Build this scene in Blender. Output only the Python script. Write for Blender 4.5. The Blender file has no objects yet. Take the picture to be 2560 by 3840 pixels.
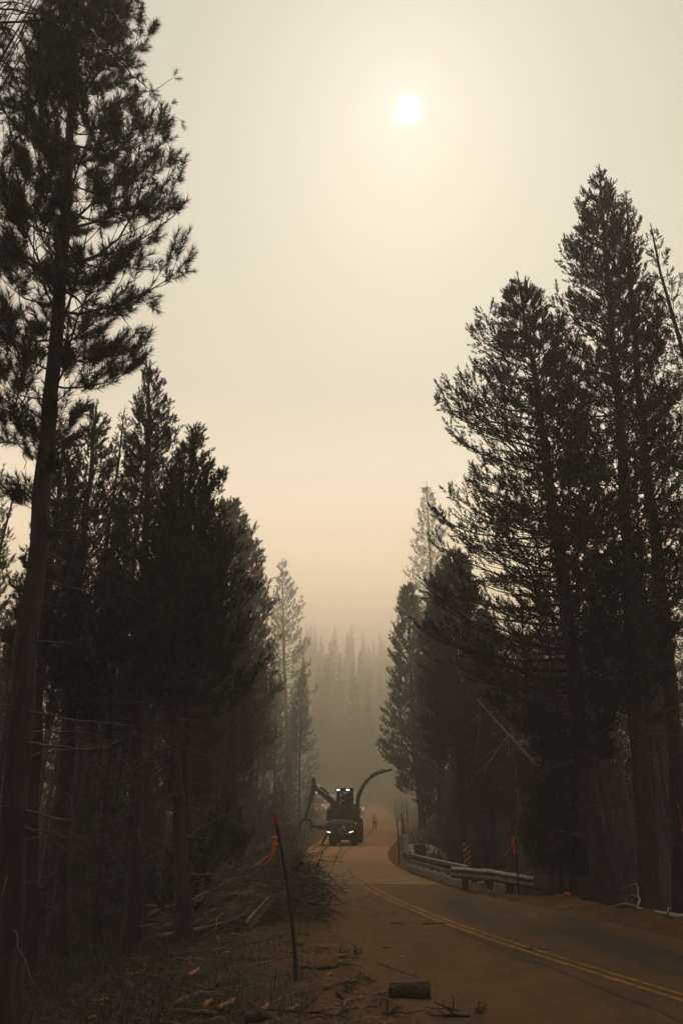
import bpy, math, random
import numpy as np
from mathutils import Vector, Matrix, noise as mnoise

SC = bpy.context.scene
COL = SC.collection
F_PX, PITCH, EYE = 2560.0, math.radians(24.0), 2.1

# ------------------------------------------------------------------ camera
cam_data = bpy.data.cameras.new('camera')
cam = bpy.data.objects.new('camera', cam_data)
COL.objects.link(cam)
cam.location = (0, 0, EYE)
cam.rotation_euler = (math.radians(90) + PITCH, 0, 0)
cam_data.sensor_fit = 'VERTICAL'
cam_data.sensor_height = 36.0
cam_data.sensor_width = 24.0
cam_data.lens = 24.0
cam_data.clip_start = 0.1
cam_data.clip_end = 3000
SC.camera = cam

# ------------------------------------------------------------------ light
SUN_DIR = Vector((0.0825, 0.5778, 0.8120)).normalized()
SUN_EL = math.asin(SUN_DIR.z)
SUN_AZ = math.atan2(SUN_DIR.x, SUN_DIR.y)
SUN_STRENGTH = 0.5
HAZE_DENSITY = 0.0026
SC.view_settings.view_transform = 'Standard'
SC.view_settings.look = 'None'
SC.view_settings.gamma = 1.0
SC.view_settings.exposure = 0.0
SC.view_settings.use_curve_mapping = False

world = bpy.data.worlds.new('World')
SC.world = world
world.use_nodes = True
wt = world.node_tree
wt.nodes.clear()


def wn(t, **kw):
    n = wt.nodes.new(t)
    for k, v in kw.items():
        setattr(n, k, v)
    return n


def wmath(op, a, b=None, c=None):
    n = wn('ShaderNodeMath', operation=op)
    for i, v in enumerate((a, b, c)):
        if v is None:
            continue
        if isinstance(v, (int, float)):
            n.inputs[i].default_value = v
        else:
            wt.links.new(v, n.inputs[i])
    return n.outputs[0]


tc = wn('ShaderNodeTexCoord')
sep = wn('ShaderNodeSeparateXYZ')
wt.links.new(tc.outputs['Generated'], sep.inputs[0])
ramp = wn('ShaderNodeValToRGB')
el = ramp.color_ramp
STOPS = [(0, (2.55, 1.86, 1.13)), (.2, (2.1, 1.58, .98)), (.29, (1.80, 1.39, .89)), (.37, (1.30, 1.04, .71)), (.45, (1.0, .83, .59)), (.55, (.80, .69, .51)), (.66, (.72, .645, .485)), (.82, (.615, .568, .44)), (1, (.53, .495, .39))]
el.elements[0].position, el.elements[0].color = 0, (*STOPS[0][1], 1)
el.elements[1].position, el.elements[1].color = 1, (*STOPS[-1][1], 1)
for p_, c_ in STOPS[1:-1]:
    el.elements.new(p_).color = (*c_, 1)
wt.links.new(sep.outputs[2], ramp.inputs[0])
# broad forward-scatter towards the sun, aureole and veiled disc
dot = wn('ShaderNodeVectorMath', operation='DOT_PRODUCT')
wt.links.new(tc.outputs['Generated'], dot.inputs[0])
dot.inputs[1].default_value = SUN_DIR
cosg = wmath('MINIMUM', wmath('MAXIMUM', dot.outputs['Value'], -1.0), 0.9999999)
ang = wmath('ARCCOSINE', cosg)                         # radians from the sun
broad = wmath('ADD', 0.20, wmath('MULTIPLY', 0.80, wmath('POWER', wmath('MULTIPLY_ADD', cosg, 0.5, 0.5), 1.15)))
smoke_bg = wn('ShaderNodeBackground')
wt.links.new(ramp.outputs[0], smoke_bg.inputs[0])
SKY_GAIN = 1.05
wt.links.new(wmath('MULTIPLY', broad, SKY_GAIN), smoke_bg.inputs[1])
aur = wmath('MULTIPLY', 0.22, wmath('EXPONENT', wmath('MULTIPLY', ang, -1 / math.radians(1.7))))
disc = wmath('MULTIPLY', 2.4, wmath('EXPONENT', wmath('MULTIPLY', wmath('POWER', wmath('DIVIDE', ang, math.radians(0.58)), 2.0), -1.0)))
sun_bg = wn('ShaderNodeBackground')
sun_bg.inputs[0].default_value = (1.0, 0.91, 0.78, 1)
wt.links.new(wmath('ADD', aur, disc), sun_bg.inputs[1])
sky = wn('ShaderNodeTexSky', sky_type='NISHITA')
sky.sun_disc = False
sky.sun_elevation = SUN_EL
sky.sun_rotation = SUN_AZ
sky.dust_density = 10.0
sky.air_density = 1.0
sky.altitude = 1800
sky_bg = wn('ShaderNodeBackground')
wt.links.new(sky.outputs[0], sky_bg.inputs[0])
sky_bg.inputs[1].default_value = 0.015
add1 = wn('ShaderNodeAddShader')
add2 = wn('ShaderNodeAddShader')
wt.links.new(smoke_bg.outputs[0], add1.inputs[0])
wt.links.new(sun_bg.outputs[0], add1.inputs[1])
wt.links.new(add1.outputs[0], add2.inputs[0])
wt.links.new(sky_bg.outputs[0], add2.inputs[1])
wo = wn('ShaderNodeOutputWorld')
wt.links.new(add2.outputs[0], wo.inputs[0])

sun_data = bpy.data.lights.new('sun', 'SUN')
sun_data.energy = SUN_STRENGTH
sun_data.angle = math.radians(10)
sun_data.color = (1.0, 0.74, 0.45)
sun = bpy.data.objects.new('sun', sun_data)
COL.objects.link(sun)
sun.rotation_euler = (-SUN_DIR).to_track_quat('-Z', 'Y').to_euler()

SC.render.engine = 'CYCLES'
cy = SC.cycles
cy.max_bounces = 7
cy.diffuse_bounces = 3
cy.glossy_bounces = 2
cy.transmission_bounces = 4
cy.volume_bounces = 5
cy.transparent_max_bounces = 6
cy.use_denoising = True
try:
    cy.denoiser = 'OPENIMAGEDENOISE'
    cy.denoising_input_passes = 'RGB_ALBEDO_NORMAL'
    cy.denoising_prefilter = 'ACCURATE'
except Exception:
    pass
cy.sample_clamp_indirect = 6.0

# ------------------------------------------------------------------ helpers
RNG = np.random.default_rng(7)
R_ = random.Random(11)


def ray(px, py):
    X, Y = (px - 1280) / F_PX, (1920 - py) / F_PX
    return X, math.cos(PITCH) - Y * math.sin(PITCH), math.sin(PITCH) + Y * math.cos(PITCH)


def at(px, py, Y):
    """world point at depth Y (metres ahead) seen at photo pixel (px, py)"""
    d = ray(px, py)
    t = Y / d[1]
    return np.array((d[0] * t, Y, EYE + d[2] * t))


K = 2560 / 1568.0


def at2(x, y, Y):
    return at(x * K, y * K, Y)


def sstep(a, b, x):
    t = np.clip((np.asarray(x, float) - a) / (b - a), 0, 1)
    return t * t * (3 - 2 * t)


CEN = np.array([(-20, 8.9), (0, 7.3), (5, 6.1), (10.4, 4.32), (12.3, 3.65), (14.7, 2.93), (17.1, 2.26), (20, 1.67), (22, 1.29), (25.3, .85), (29.2, .40),
                (34.6, .02), (41, -.05), (47, .1), (53, .48), (62, 1.15), (70, 1.95), (87, 3.55), (100, 4.3), (111, 4.5), (118, 4.3), (124.4, 3.74), (134, .8), (142, -4), (150, -12), (160, -24)])
RGT = np.array([(-20, 11.5), (0, 10.2), (10, 8.0), (15.3, 6.6), (18.7, 5.95), (20.5, 5.2), (23.5, 4.0), (26.1, 3.6), (32, 2.78), (39.5, 2.62), (50, 3.2),
                (60, 4.2), (70, 5.3), (79, 6.3), (99, 8.08), (118, 8.3), (127, 7.6), (134, 6.2), (142, 2.8), (150, -4), (160, -14)])
LFT = np.array([(-20, 5.0), (0, 3.4), (6, 2.0), (9.2, .75), (11, .2), (13.85, -.16), (18, -.55), (23, -.8), (33, -1.5), (45, -2.2), (55, -2.65), (70, -2.3), (90, -1.6), (117, -.6), (128, -2.5), (136, -7), (145, -14), (160, -30)])
for A_ in (CEN, RGT, LFT):
    pass


def smooth_curve(A):
    ys = np.arange(-20, 160.01, 0.5)
    v = np.interp(ys, A[:, 0], A[:, 1])
    k = np.ones(9) / 9
    vp = np.concatenate([np.full(4, v[0]), v, np.full(4, v[-1])])
    return ys, np.convolve(vp, k, 'valid')


_cen, _rgt, _lft = smooth_curve(CEN), smooth_curve(RGT), smooth_curve(LFT)
xc = lambda y: np.interp(y, *_cen)
xr = lambda y: np.interp(y, *_rgt)
xl = lambda y: np.interp(y, *_lft)


def Rz(y):
    y = np.asarray(y, float)
    return .00075 * np.clip(np.minimum(y, 205) - 60, 0, 200) ** 2


def fnoise(x, y, s, seed=0):
    """cheap smooth value noise, vectorised"""
    x = np.asarray(x, float) / s + seed * 17.31
    y = np.asarray(y, float) / s + seed * 9.77
    xi, yi = np.floor(x), np.floor(y)
    fx, fy = x - xi, y - yi
    fx, fy = fx * fx * (3 - 2 * fx), fy * fy * (3 - 2 * fy)

    def h(a, b):
        v = np.sin(a * 127.1 + b * 311.7 + seed * 3.7) * 43758.5453
        return v - np.floor(v)
    return (h(xi, yi) * (1 - fx) + h(xi + 1, yi) * fx) * (1 - fy) + (h(xi, yi + 1) * (1 - fx) + h(xi + 1, yi + 1) * fx) * fy - .5


def gz(x, y):
    """height of the ground"""
    x = np.asarray(x, float)
    y = np.asarray(y, float)
    ul, ur = xl(y) - x, x - xr(y)
    on = (ul < 0) & (ur < 0)
    z = Rz(y)
    lowl = 1 - sstep(42, 62, y)
    z = z - 0.95 * sstep(1.2, 6.5, ul) * lowl + .7 * sstep(1, 6, ul) * sstep(58, 75, y) * (1 - sstep(120, 140, y))
    lowr = sstep(14, 20, y) * (1 - sstep(44, 60, y))
    z = z - 1.7 * sstep(.5, 4.5, ur) * lowr - .5 * sstep(1.5, 6, ur) * (1 - sstep(14, 20, y)) + 1.7 * sstep(.6, 5, ur) * sstep(55, 75, y)
    z = z + (.15 + .09 * fnoise(x, y, .3, 12) + .06 * fnoise(x, y, .13, 13)) * np.exp(-((ur - .75) / .42) ** 2) * (1 - sstep(20.5, 22.5, y)) * (1 + 1.5 * fnoise(x, y, .7, 5))
    z = z + .12 * np.clip(ul - 24, 0, None) + .14 * np.clip(ur - 22, 0, None)
    z = z + .14 * np.clip(np.minimum(y, 205) - 138, 0, None) * sstep(135, 160, y)
    off = np.maximum(sstep(-.45, .15, ul), sstep(-.45, .15, ur))
    rough = fnoise(x, y, 3.1, 1) * .22 * np.maximum(sstep(1, 4, ul), sstep(1, 4, ur)) + fnoise(x, y, .8, 2) * .09 + fnoise(x, y, .28, 3) * .045 + fnoise(x, y, .12, 4) * .02
    z = z + .012 * off * (1 - sstep(.3, 1.2, np.maximum(ul, ur))) + rough * off * (.35 + .65 * sstep(0, .8, np.maximum(ul, ur))) - .07 * (1 - off) * (1 - sstep(150, 160, y))
    return z


def gzf(x, y):
    return float(gz(x, y))


class MB:
    """collects vertices and faces, builds ONE mesh object"""

    def __init__(self):
        self.v, self.f, self.m, self.n = [], [], [], 0

    def add(self, verts, faces, mi=0):
        verts = np.asarray(verts, float).reshape(-1, 3)
        self.v.append(verts)
        for f in faces:
            self.f.append([i + self.n for i in f])
            self.m.append(mi)
        self.n += len(verts)
        return self

    def box(self, c, s, rot=None, mi=0, taper=(1, 1), bev=0.0):
        x, y, z = (np.array(s) / 2)
        tx, ty = taper
        V = np.array([(-x, -y, -z), (x, -y, -z), (x, y, -z), (-x, y, -z), (-x * tx, -y * ty, z), (x * tx, -y * ty, z), (x * tx, y * ty, z), (-x * tx, y * ty, z)])
        Fc = [(0, 3, 2, 1), (4, 5, 6, 7), (0, 1, 5, 4), (1, 2, 6, 5), (2, 3, 7, 6), (3, 0, 4, 7)]
        if rot is not None:
            V = V @ np.array(rot).T
        return self.add(V + np.array(c), Fc, mi)

    def beam(self, a, b, w, h, mi=0, up=(0, 0, 1)):
        a, b = np.array(a, float), np.array(b, float)
        d = b - a
        L = np.linalg.norm(d)
        d /= L
        s = np.cross(d, up)
        if np.linalg.norm(s) < 1e-4:
            s = np.cross(d, (0, 1, 0))
        s /= np.linalg.norm(s)
        u = np.cross(s, d)
        M = np.stack([s, d, u], 1)
        return self.box((a + b) / 2, (w, L, h), M, mi)

    def tube(self, pts, rad, sides=8, mi=0, cap=True, jit=0.0, rng=None):
        P = np.asarray(pts, float)
        n = len(P)
        rad = np.full(n, rad) if np.isscalar(rad) else np.asarray(rad, float)
        T = np.gradient(P, axis=0)
        T /= np.linalg.norm(T, axis=1)[:, None] + 1e-9
        ref = np.array((0, 0, 1.)) if abs(T[:, 2]).mean() < .8 else np.array((0, 1., 0))
        S = np.cross(T, ref)
        S /= np.linalg.norm(S, axis=1)[:, None] + 1e-9
        U = np.cross(S, T)
        a = np.arange(sides) / sides * 2 * np.pi
        r = rad[:, None] * np.ones(sides)
        if jit:
            r = r * (1 + (rng or RNG).uniform(-jit, jit, r.shape))
        V = P[:, None] + r[..., None] * (np.cos(a)[None, :, None] * S[:, None] + np.sin(a)[None, :, None] * U[:, None])
        Fc = []
        for i in range(n - 1):
            for j in range(sides):
                k = (j + 1) % sides
                Fc.append((i * sides + j, i * sides + k, (i + 1) * sides + k, (i + 1) * sides + j))
        if cap:
            Fc.append(tuple(range(sides))[::-1])
            Fc.append(tuple((n - 1) * sides + j for j in range(sides)))
        return self.add(V.reshape(-1, 3), Fc, mi)

    def cyl(self, a, b, r, sides=12, mi=0, r2=None):
        return self.tube([a, b], [r, r if r2 is None else r2], sides, mi)

    def prism(self, poly, y0, y1, mi=0):
        """polygon in (x,z) extruded along y"""
        n = len(poly)
        V = [(p[0], y0, p[1]) for p in poly] + [(p[0], y1, p[1]) for p in poly]
        Fc = [tuple(range(n)), tuple(range(n, 2 * n))[::-1]] + [((i + 1) % n, i, n + i, n + (i + 1) % n) for i in range(n)]
        return self.add(V, Fc, mi)

    def prism_x(self, poly, x0, x1, mi=0):
        """polygon in (y,z) extruded along x"""
        n = len(poly)
        V = [(x0, p[0], p[1]) for p in poly] + [(x1, p[0], p[1]) for p in poly]
        Fc = [tuple(range(n))[::-1], tuple(range(n, 2 * n))] + [(i, (i + 1) % n, n + (i + 1) % n, n + i) for i in range(n)]
        return self.add(V, Fc, mi)

    def mesh(self, name, mats, smooth=False):
        me = bpy.data.meshes.new(name)
        V = np.concatenate(self.v) if self.v else np.zeros((0, 3))
        me.from_pydata(V.tolist(), [], self.f)
        for m in (mats if isinstance(mats, (list, tuple)) else [mats]):
            me.materials.append(m)
        me.polygons.foreach_set('material_index', self.m)
        if smooth:
            me.polygons.foreach_set('use_smooth', [True] * len(self.f))
        me.update()
        return me

    def build(self, name, mats, parent=None, smooth=False, bevel=0.0):
        o = link(name, self.mesh(name, mats, smooth), parent)
        if bevel:
            b = o.modifiers.new('bevel', 'BEVEL')
            b.width = bevel
            b.segments = 2
            b.limit_method = 'ANGLE'
        return o


def link(name, data, parent=None, loc=None):
    o = bpy.data.objects.new(name, data)
    COL.objects.link(o)
    if parent is not None:
        o.parent = parent
    if loc is not None:
        o.location = loc
    return o


def tag(o, label=None, cat=None, group=None, kind=None):
    if label:
        o['label'] = label
    if cat:
        o['category'] = cat
    if group:
        o['group'] = group
    if kind:
        o['kind'] = kind
    return o


def empty(name, loc, label, cat, group=None, rz=0.0):
    o = bpy.data.objects.new(name, None)
    COL.objects.link(o)
    o.location = loc
    o.rotation_euler = (0, 0, rz)
    o.empty_display_size = .2
    return tag(o, label, cat, group)


def copy_tree(root):
    c = root.copy()
    COL.objects.link(c)
    for ch in list(root.children):
        d = ch.copy()
        COL.objects.link(d)
        d.parent = c
        for g in ch.children:
            q = g.copy()
            COL.objects.link(q)
            q.parent = d
    return c


def np_mesh(name, V, tris=None, quads=None, mat=None, smooth=False, attr=None):
    """fast mesh from arrays"""
    me = bpy.data.meshes.new(name)
    nt = 0 if tris is None else len(tris)
    nq = 0 if quads is None else len(quads)
    me.vertices.add(len(V))
    me.vertices.foreach_set('co', np.ascontiguousarray(V, np.float32).ravel())
    idx, st = [], []
    off = 0
    if nt:
        idx.append(np.asarray(tris, np.int32).ravel())
        st.append(np.arange(nt) * 3)
        off = nt * 3
    if nq:
        idx.append(np.asarray(quads, np.int32).ravel())
        st.append(off + np.arange(nq) * 4)
    idx = np.concatenate(idx)
    st = np.concatenate(st).astype(np.int32)
    me.loops.add(len(idx))
    me.loops.foreach_set('vertex_index', idx)
    me.polygons.add(nt + nq)
    me.polygons.foreach_set('loop_start', st)
    if smooth:
        me.polygons.foreach_set('use_smooth', np.ones(nt + nq, bool))
    if mat:
        me.materials.append(mat)
    if attr is not None:
        for k, a in attr.items():
            at_ = me.attributes.new(k, 'FLOAT', 'POINT')
            at_.data.foreach_set('value', np.ascontiguousarray(a, np.float32))
    me.update(calc_edges=True)
    me.validate()
    return me


def tubes(P, Rd, sides):
    """batch of tubes: P (B,n,3), Rd (B,n) -> verts, quads"""
    B, n, _ = P.shape
    T = np.gradient(P, axis=1)
    T /= np.linalg.norm(T, axis=2, keepdims=True) + 1e-9
    ref = np.where(np.abs(T[:, :, 2:3]).mean(1, keepdims=True) < .8, np.array((0, 0, 1.)), np.array((0, 1., 0)))
    S = np.cross(T, np.broadcast_to(ref, T.shape))
    S /= np.linalg.norm(S, axis=2, keepdims=True) + 1e-9
    U = np.cross(S, T)
    a = np.arange(sides) / sides * 2 * np.pi
    V = P[:, :, None] + Rd[:, :, None, None] * (np.cos(a)[None, None, :, None] * S[:, :, None] + np.sin(a)[None, None, :, None] * U[:, :, None])
    i, j = np.meshgrid(np.arange(n - 1), np.arange(sides), indexing='ij')
    k = (j + 1) % sides
    q = np.stack([i * sides + j, i * sides + k, (i + 1) * sides + k, (i + 1) * sides + j], -1).reshape(-1, 4)
    Q = (q[None] + (np.arange(B) * n * sides)[:, None, None]).reshape(-1, 4)
    return V.reshape(-1, 3), Q


def merge_vq(parts):
    Vs, Qs, n = [], [], 0
    for V, Q in parts:
        Vs.append(V)
        Qs.append(Q + n)
        n += len(V)
    return np.concatenate(Vs), np.concatenate(Qs)


# ------------------------------------------------------------------ materials
def mat(name, col, rough=.85, col2=None, scale=3.0, bump=0.0, bscale=None, metallic=0.0, emis=None, estr=0.0, detail=4.0, spec=.3, stretch=None, rand=0.0, contrast=(.35, .65)):
    m = bpy.data.materials.new(name)
    m.use_nodes = True
    nt = m.node_tree
    b = nt.nodes['Principled BSDF']
    b.inputs['Base Color'].default_value = (*col, 1)
    b.inputs['Roughness'].default_value = rough
    b.inputs['Metallic'].default_value = metallic
    b.inputs['Specular IOR Level'].default_value = spec
    L = nt.links.new
    co = nt.nodes.new('ShaderNodeTexCoord')
    vec = co.outputs['Object']
    if stretch:
        mp = nt.nodes.new('ShaderNodeMapping')
        mp.inputs['Scale'].default_value = stretch
        L(vec, mp.inputs[0])
        vec = mp.outputs[0]
    if col2 is not None:
        n = nt.nodes.new('ShaderNodeTexNoise')
        n.inputs['Scale'].default_value = scale
        n.inputs['Detail'].default_value = detail
        n.inputs['Roughness'].default_value = .65
        L(vec, n.inputs['Vector'])
        mr = nt.nodes.new('ShaderNodeMapRange')
        mr.inputs[1].default_value, mr.inputs[2].default_value = contrast
        L(n.outputs[0], mr.inputs[0])
        mx = nt.nodes.new('ShaderNodeMix')
        mx.data_type = 'RGBA'
        mx.inputs[6].default_value = (*col, 1)
        mx.inputs[7].default_value = (*col2, 1)
        L(mr.outputs[0], mx.inputs[0])
        out = mx.outputs[2]
        if rand:
            oi = nt.nodes.new('ShaderNodeObjectInfo')
            hs = nt.nodes.new('ShaderNodeHueSaturation')
            m2 = nt.nodes.new('ShaderNodeMapRange')
            m2.inputs[3].default_value, m2.inputs[4].default_value = 1 - rand, 1 + rand
            L(oi.outputs['Random'], m2.inputs[0])
            L(m2.outputs[0], hs.inputs['Value'])
            L(out, hs.inputs['Color'])
            out = hs.outputs[0]
        L(out, b.inputs['Base Color'])
    if bump:
        n2 = nt.nodes.new('ShaderNodeTexNoise')
        n2.inputs['Scale'].default_value = bscale or scale * 3
        n2.inputs['Detail'].default_value = 5
        L(vec, n2.inputs['Vector'])
        bp = nt.nodes.new('ShaderNodeBump')
        bp.inputs['Strength'].default_value = 1.0
        bp.inputs['Distance'].default_value = bump
        L(n2.outputs[0], bp.inputs['Height'])
        L(bp.outputs[0], b.inputs['Normal'])
    if emis:
        b.inputs['Emission Color'].default_value = (*emis, 1)
        b.inputs['Emission Strength'].default_value = estr
    return m


M = {}
M['bark'] = mat('pine_bark', (.018, .0155, .0135), .95, (.044, .034, .027), 6, .02, 14, stretch=(1, 1, .28), rand=.2)
M['twig'] = mat('twig_bark', (.06, .05, .042), .9, (.10, .085, .07), 5)
M['deadwood'] = mat('dead_grey_wood', (.06, .052, .044), .85, (.12, .105, .09), 9, .004, 30, stretch=(1, 1, .3))
M['needle'] = mat('pine_needles', (.018, .029, .014), .6, (.042, .052, .024), 1.7, rand=.25, spec=.2)
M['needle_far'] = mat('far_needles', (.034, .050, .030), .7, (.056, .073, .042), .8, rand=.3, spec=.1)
M['needle_hemlock'] = mat('young_fir_needles', (.030, .040, .024), .6, (.060, .070, .036), 2.0, rand=.2, spec=.2)
M['palewood'] = mat('bleached_wood', (.20, .18, .15), .85, (.32, .29, .25), 9, .004, 30, stretch=(1, 1, .3))
M['stick'] = mat('weathered_branch', (.048, .036, .027), .85, (.17, .135, .105), 3, .004, 40, rand=.7)
M['freshwood'] = mat('fresh_split_wood', (.22, .105, .048), .75, (.33, .18, .088), 12, .003, 50, stretch=(1, 1, .25), rand=.2)
M['log'] = mat('log_bark', (.022, .017, .013), .95, (.055, .038, .027), 14, .012, 30)
M['leaf'] = mat('willow_leaves', (.034, .050, .024), .5, (.070, .085, .042), 5, spec=.4)
M['shrub'] = mat('undergrowth_leaves', (.022, .034, .013), .6, (.050, .058, .022), 3, spec=.3)
M['drygrass'] = mat('dry_grass', (.06, .052, .026), .8, (.12, .09, .048), 4)
M['asphalt_crack'] = mat('crack_tar', (.035, .03, .026), .8)
M['concrete'] = mat('weathered_concrete', (.30, .265, .22), .9, (.20, .165, .13), 5, .006, 30)
M['galv'] = mat('galvanised_steel', (.24, .235, .20), .6, (.13, .115, .09), 6, .002, 30, metallic=.45, spec=.5)
M['timber'] = mat('dark_timber_post', (.06, .045, .035), .9, (.10, .075, .055), 8, .006, 30, stretch=(1, 1, .2))
M['plastic_black'] = mat('black_fibreglass', (.018, .018, .018), .6, (.03, .028, .026), 8)
M['red_tape'] = mat('red_reflective_tape', (.22, .022, .014), .6, (.13, .02, .014), 10)
M['ribbon'] = mat('orange_flagging', (.95, .16, .03), .5, (.85, .11, .02), 8)
M['ribbon_pink'] = mat('pink_orange_flagging', (.95, .10, .07), .5, (.85, .08, .05), 8)
M['sign_orange'] = mat('sign_orange_sheeting', (.46, .215, .03), .5, (.36, .165, .025), 9)
M['sign_black'] = mat('sign_black_stripe', (.02, .018, .016), .5, (.035, .03, .025), 9)
M['sign_white'] = mat('sticker_white', (.55, .53, .48), .6)
M['alu'] = mat('sign_back_aluminium', (.42, .42, .40), .5, (.34, .33, .31), 5, metallic=.5)
M['rust'] = mat('rusted_steel', (.10, .04, .025), .9, (.16, .07, .04), 6, .004, 30)
M['rock'] = mat('granite_boulder', (.22, .19, .155), .95, (.34, .30, .25), 1.6, .08, 4)
M['green_paint'] = mat('dark_green_paint', (.010, .045, .032), .5, (.020, .052, .036), 3, spec=.4)
M['green_pale'] = mat('pale_green_paint', (.07, .11, .08), .6, (.10, .13, .10), 4)  # paler green for the top strip of the hood
M['machine_dark'] = mat('dark_machine_steel', (.030, .029, .028), .6, (.055, .048, .040), 4, spec=.4)
M['machine_black'] = mat('black_steel', (.012, .012, .012), .6, (.025, .022, .020), 4)
M['rubber'] = mat('dusty_tyre_rubber', (.020, .019, .018), .9, (.06, .045, .032), 3, .004, 20)
M['rim'] = mat('wheel_rim', (.06, .075, .06), .6, (.10, .09, .07), 5)
M['chrome'] = mat('chrome_rod', (.9, .9, .9), .2, metallic=1.0)
M['silver_paint'] = mat('silver_letters', (.45, .46, .43), .5, (.38, .39, .36), 6)
M['roof_cream'] = mat('cab_roof', (.50, .43, .33), .6, (.42, .36, .28), 5)
M['lamp'] = mat('lit_led_lamp', (1, 1, 1), .3, emis=(.86, .97, 1.0), estr=2.4)
M['lamp_amber'] = mat('lit_amber_lamp', (1, .5, .1), .3, emis=(1.0, .62, .22), estr=4.0)
M['lamp_red'] = mat('lit_red_beacon', (1, .1, .05), .3, emis=(1.0, .16, .07), estr=5.0)
M['white_paint'] = mat('dusty_white_paint', (.82, .80, .76), .5, (.74, .71, .66), 3, spec=.4)
M['red_paint'] = mat('fire_engine_red', (.45, .035, .025), .4, (.38, .04, .03), 3)
M['seat'] = mat('black_seat_fabric', (.02, .02, .02), .9, (.03, .03, .03), 8)
M['shirt'] = mat('yellow_fire_shirt', (.72, .42, .05), .9, (.62, .36, .045), 9, .004, 30)
M['trousers'] = mat('green_fire_trousers', (.030, .038, .026), .9, (.05, .055, .035), 9)
M['skin'] = mat('skin', (.32, .18, .12), .6, (.28, .15, .10), 20)
M['boots'] = mat('black_boots', (.02, .018, .016), .7, (.03, .026, .022), 20)
M['helmet'] = mat('yellow_helmet', (.60, .47, .12), .4, (.55, .42, .10), 10)
M['dark_cloth'] = mat('dark_work_clothes', (.03, .03, .032), .9, (.045, .042, .04), 9)
M['pvc'] = mat('white_pipe', (.75, .73, .68), .5, (.62, .58, .50), 6)
M['chip'] = mat('pale_wood_chip', (.28, .175, .095), .8, (.22, .14, .08), 10)
M['duff'] = mat('dark_duff', (.05, .035, .025), .95, (.11, .075, .045), 10)


def glass(name, tint=(.25, .28, .27), rough=.05):
    m = bpy.data.materials.new(name)
    m.use_nodes = True
    nt = m.node_tree
    nt.nodes.remove(nt.nodes['Principled BSDF'])
    tr = nt.nodes.new('ShaderNodeBsdfTransparent')
    tr.inputs[0].default_value = (*tint, 1)
    gl = nt.nodes.new('ShaderNodeBsdfGlossy')
    gl.inputs['Roughness'].default_value = rough
    mx = nt.nodes.new('ShaderNodeMixShader')
    fr = nt.nodes.new('ShaderNodeFresnel')
    fr.inputs[0].default_value = 1.5
    nt.links.new(fr.outputs[0], mx.inputs[0])
    nt.links.new(tr.outputs[0], mx.inputs[1])
    nt.links.new(gl.outputs[0], mx.inputs[2])
    nt.links.new(mx.outputs[0], nt.nodes['Material Output'].inputs[0])
    return m


M['glass'] = glass('cab_glass', (.80, .84, .82))
M['glass_dark'] = mat('dark_windscreen', (.03, .035, .04), .1, spec=.6)


def ground_mat():
    m = bpy.data.materials.new('forest_floor')
    m.use_nodes = True
    nt = m.node_tree
    L = nt.links.new
    b = nt.nodes['Principled BSDF']
    b.inputs['Roughness'].default_value = .95
    b.inputs['Specular IOR Level'].default_value = .1
    co = nt.nodes.new('ShaderNodeTexCoord')

    def nz(scale, detail=5, rough=.6):
        n = nt.nodes.new('ShaderNodeTexNoise')
        n.inputs['Scale'].default_value = scale
        n.inputs['Detail'].default_value = detail
        n.inputs['Roughness'].default_value = rough
        L(co.outputs['Object'], n.inputs['Vector'])
        return n.outputs[0]

    def rmp(v, a, b_):
        r = nt.nodes.new('ShaderNodeMapRange')
        r.inputs[1].default_value, r.inputs[2].default_value = a, b_
        if hasattr(v, 'links'):
            L(v, r.inputs[0])
        return r.outputs[0]

    def mix(f, c1, c2):
        x = nt.nodes.new('ShaderNodeMix')
        x.data_type = 'RGBA'
        L(f, x.inputs[0])
        for i, c in ((6, c1), (7, c2)):
            if isinstance(c, tuple):
                x.inputs[i].default_value = (*c, 1)
            else:
                L(c, x.inputs[i])
        return x.outputs[2]
    dirt = mix(rmp(nz(2.2), .35, .65), (.088, .043, .020), (.140, .074, .036))
    dirt = mix(rmp(nz(26, 3), .56, .66), dirt, (.03, .02, .014))
    duff = mix(rmp(nz(1.3), .35, .65), (.022, .018, .011), (.048, .034, .021))
    duff = mix(rmp(nz(14, 4), .5, .68), duff, (.026, .032, .015))
    a = nt.nodes.new('ShaderNodeAttribute')
    a.attribute_name = 'dirt'
    ad = nt.nodes.new('ShaderNodeMath')
    ad.operation = 'ADD'
    L(a.outputs['Fac'], ad.inputs[0])
    nn = nt.nodes.new('ShaderNodeMath')
    nn.operation = 'MULTIPLY_ADD'
    L(nz(1.7), nn.inputs[0])
    nn.inputs[1].default_value = .9
    nn.inputs[2].default_value = -.45
    L(nn.outputs[0], ad.inputs[1])
    L(mix(rmp(ad.outputs[0], .35, .65), duff, dirt), b.inputs['Base Color'])
    bp = nt.nodes.new('ShaderNodeBump')
    bp.inputs['Distance'].default_value = .03
    L(nz(22, 6, .7), bp.inputs['Height'])
    L(bp.outputs[0], b.inputs['Normal'])
    return m


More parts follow.
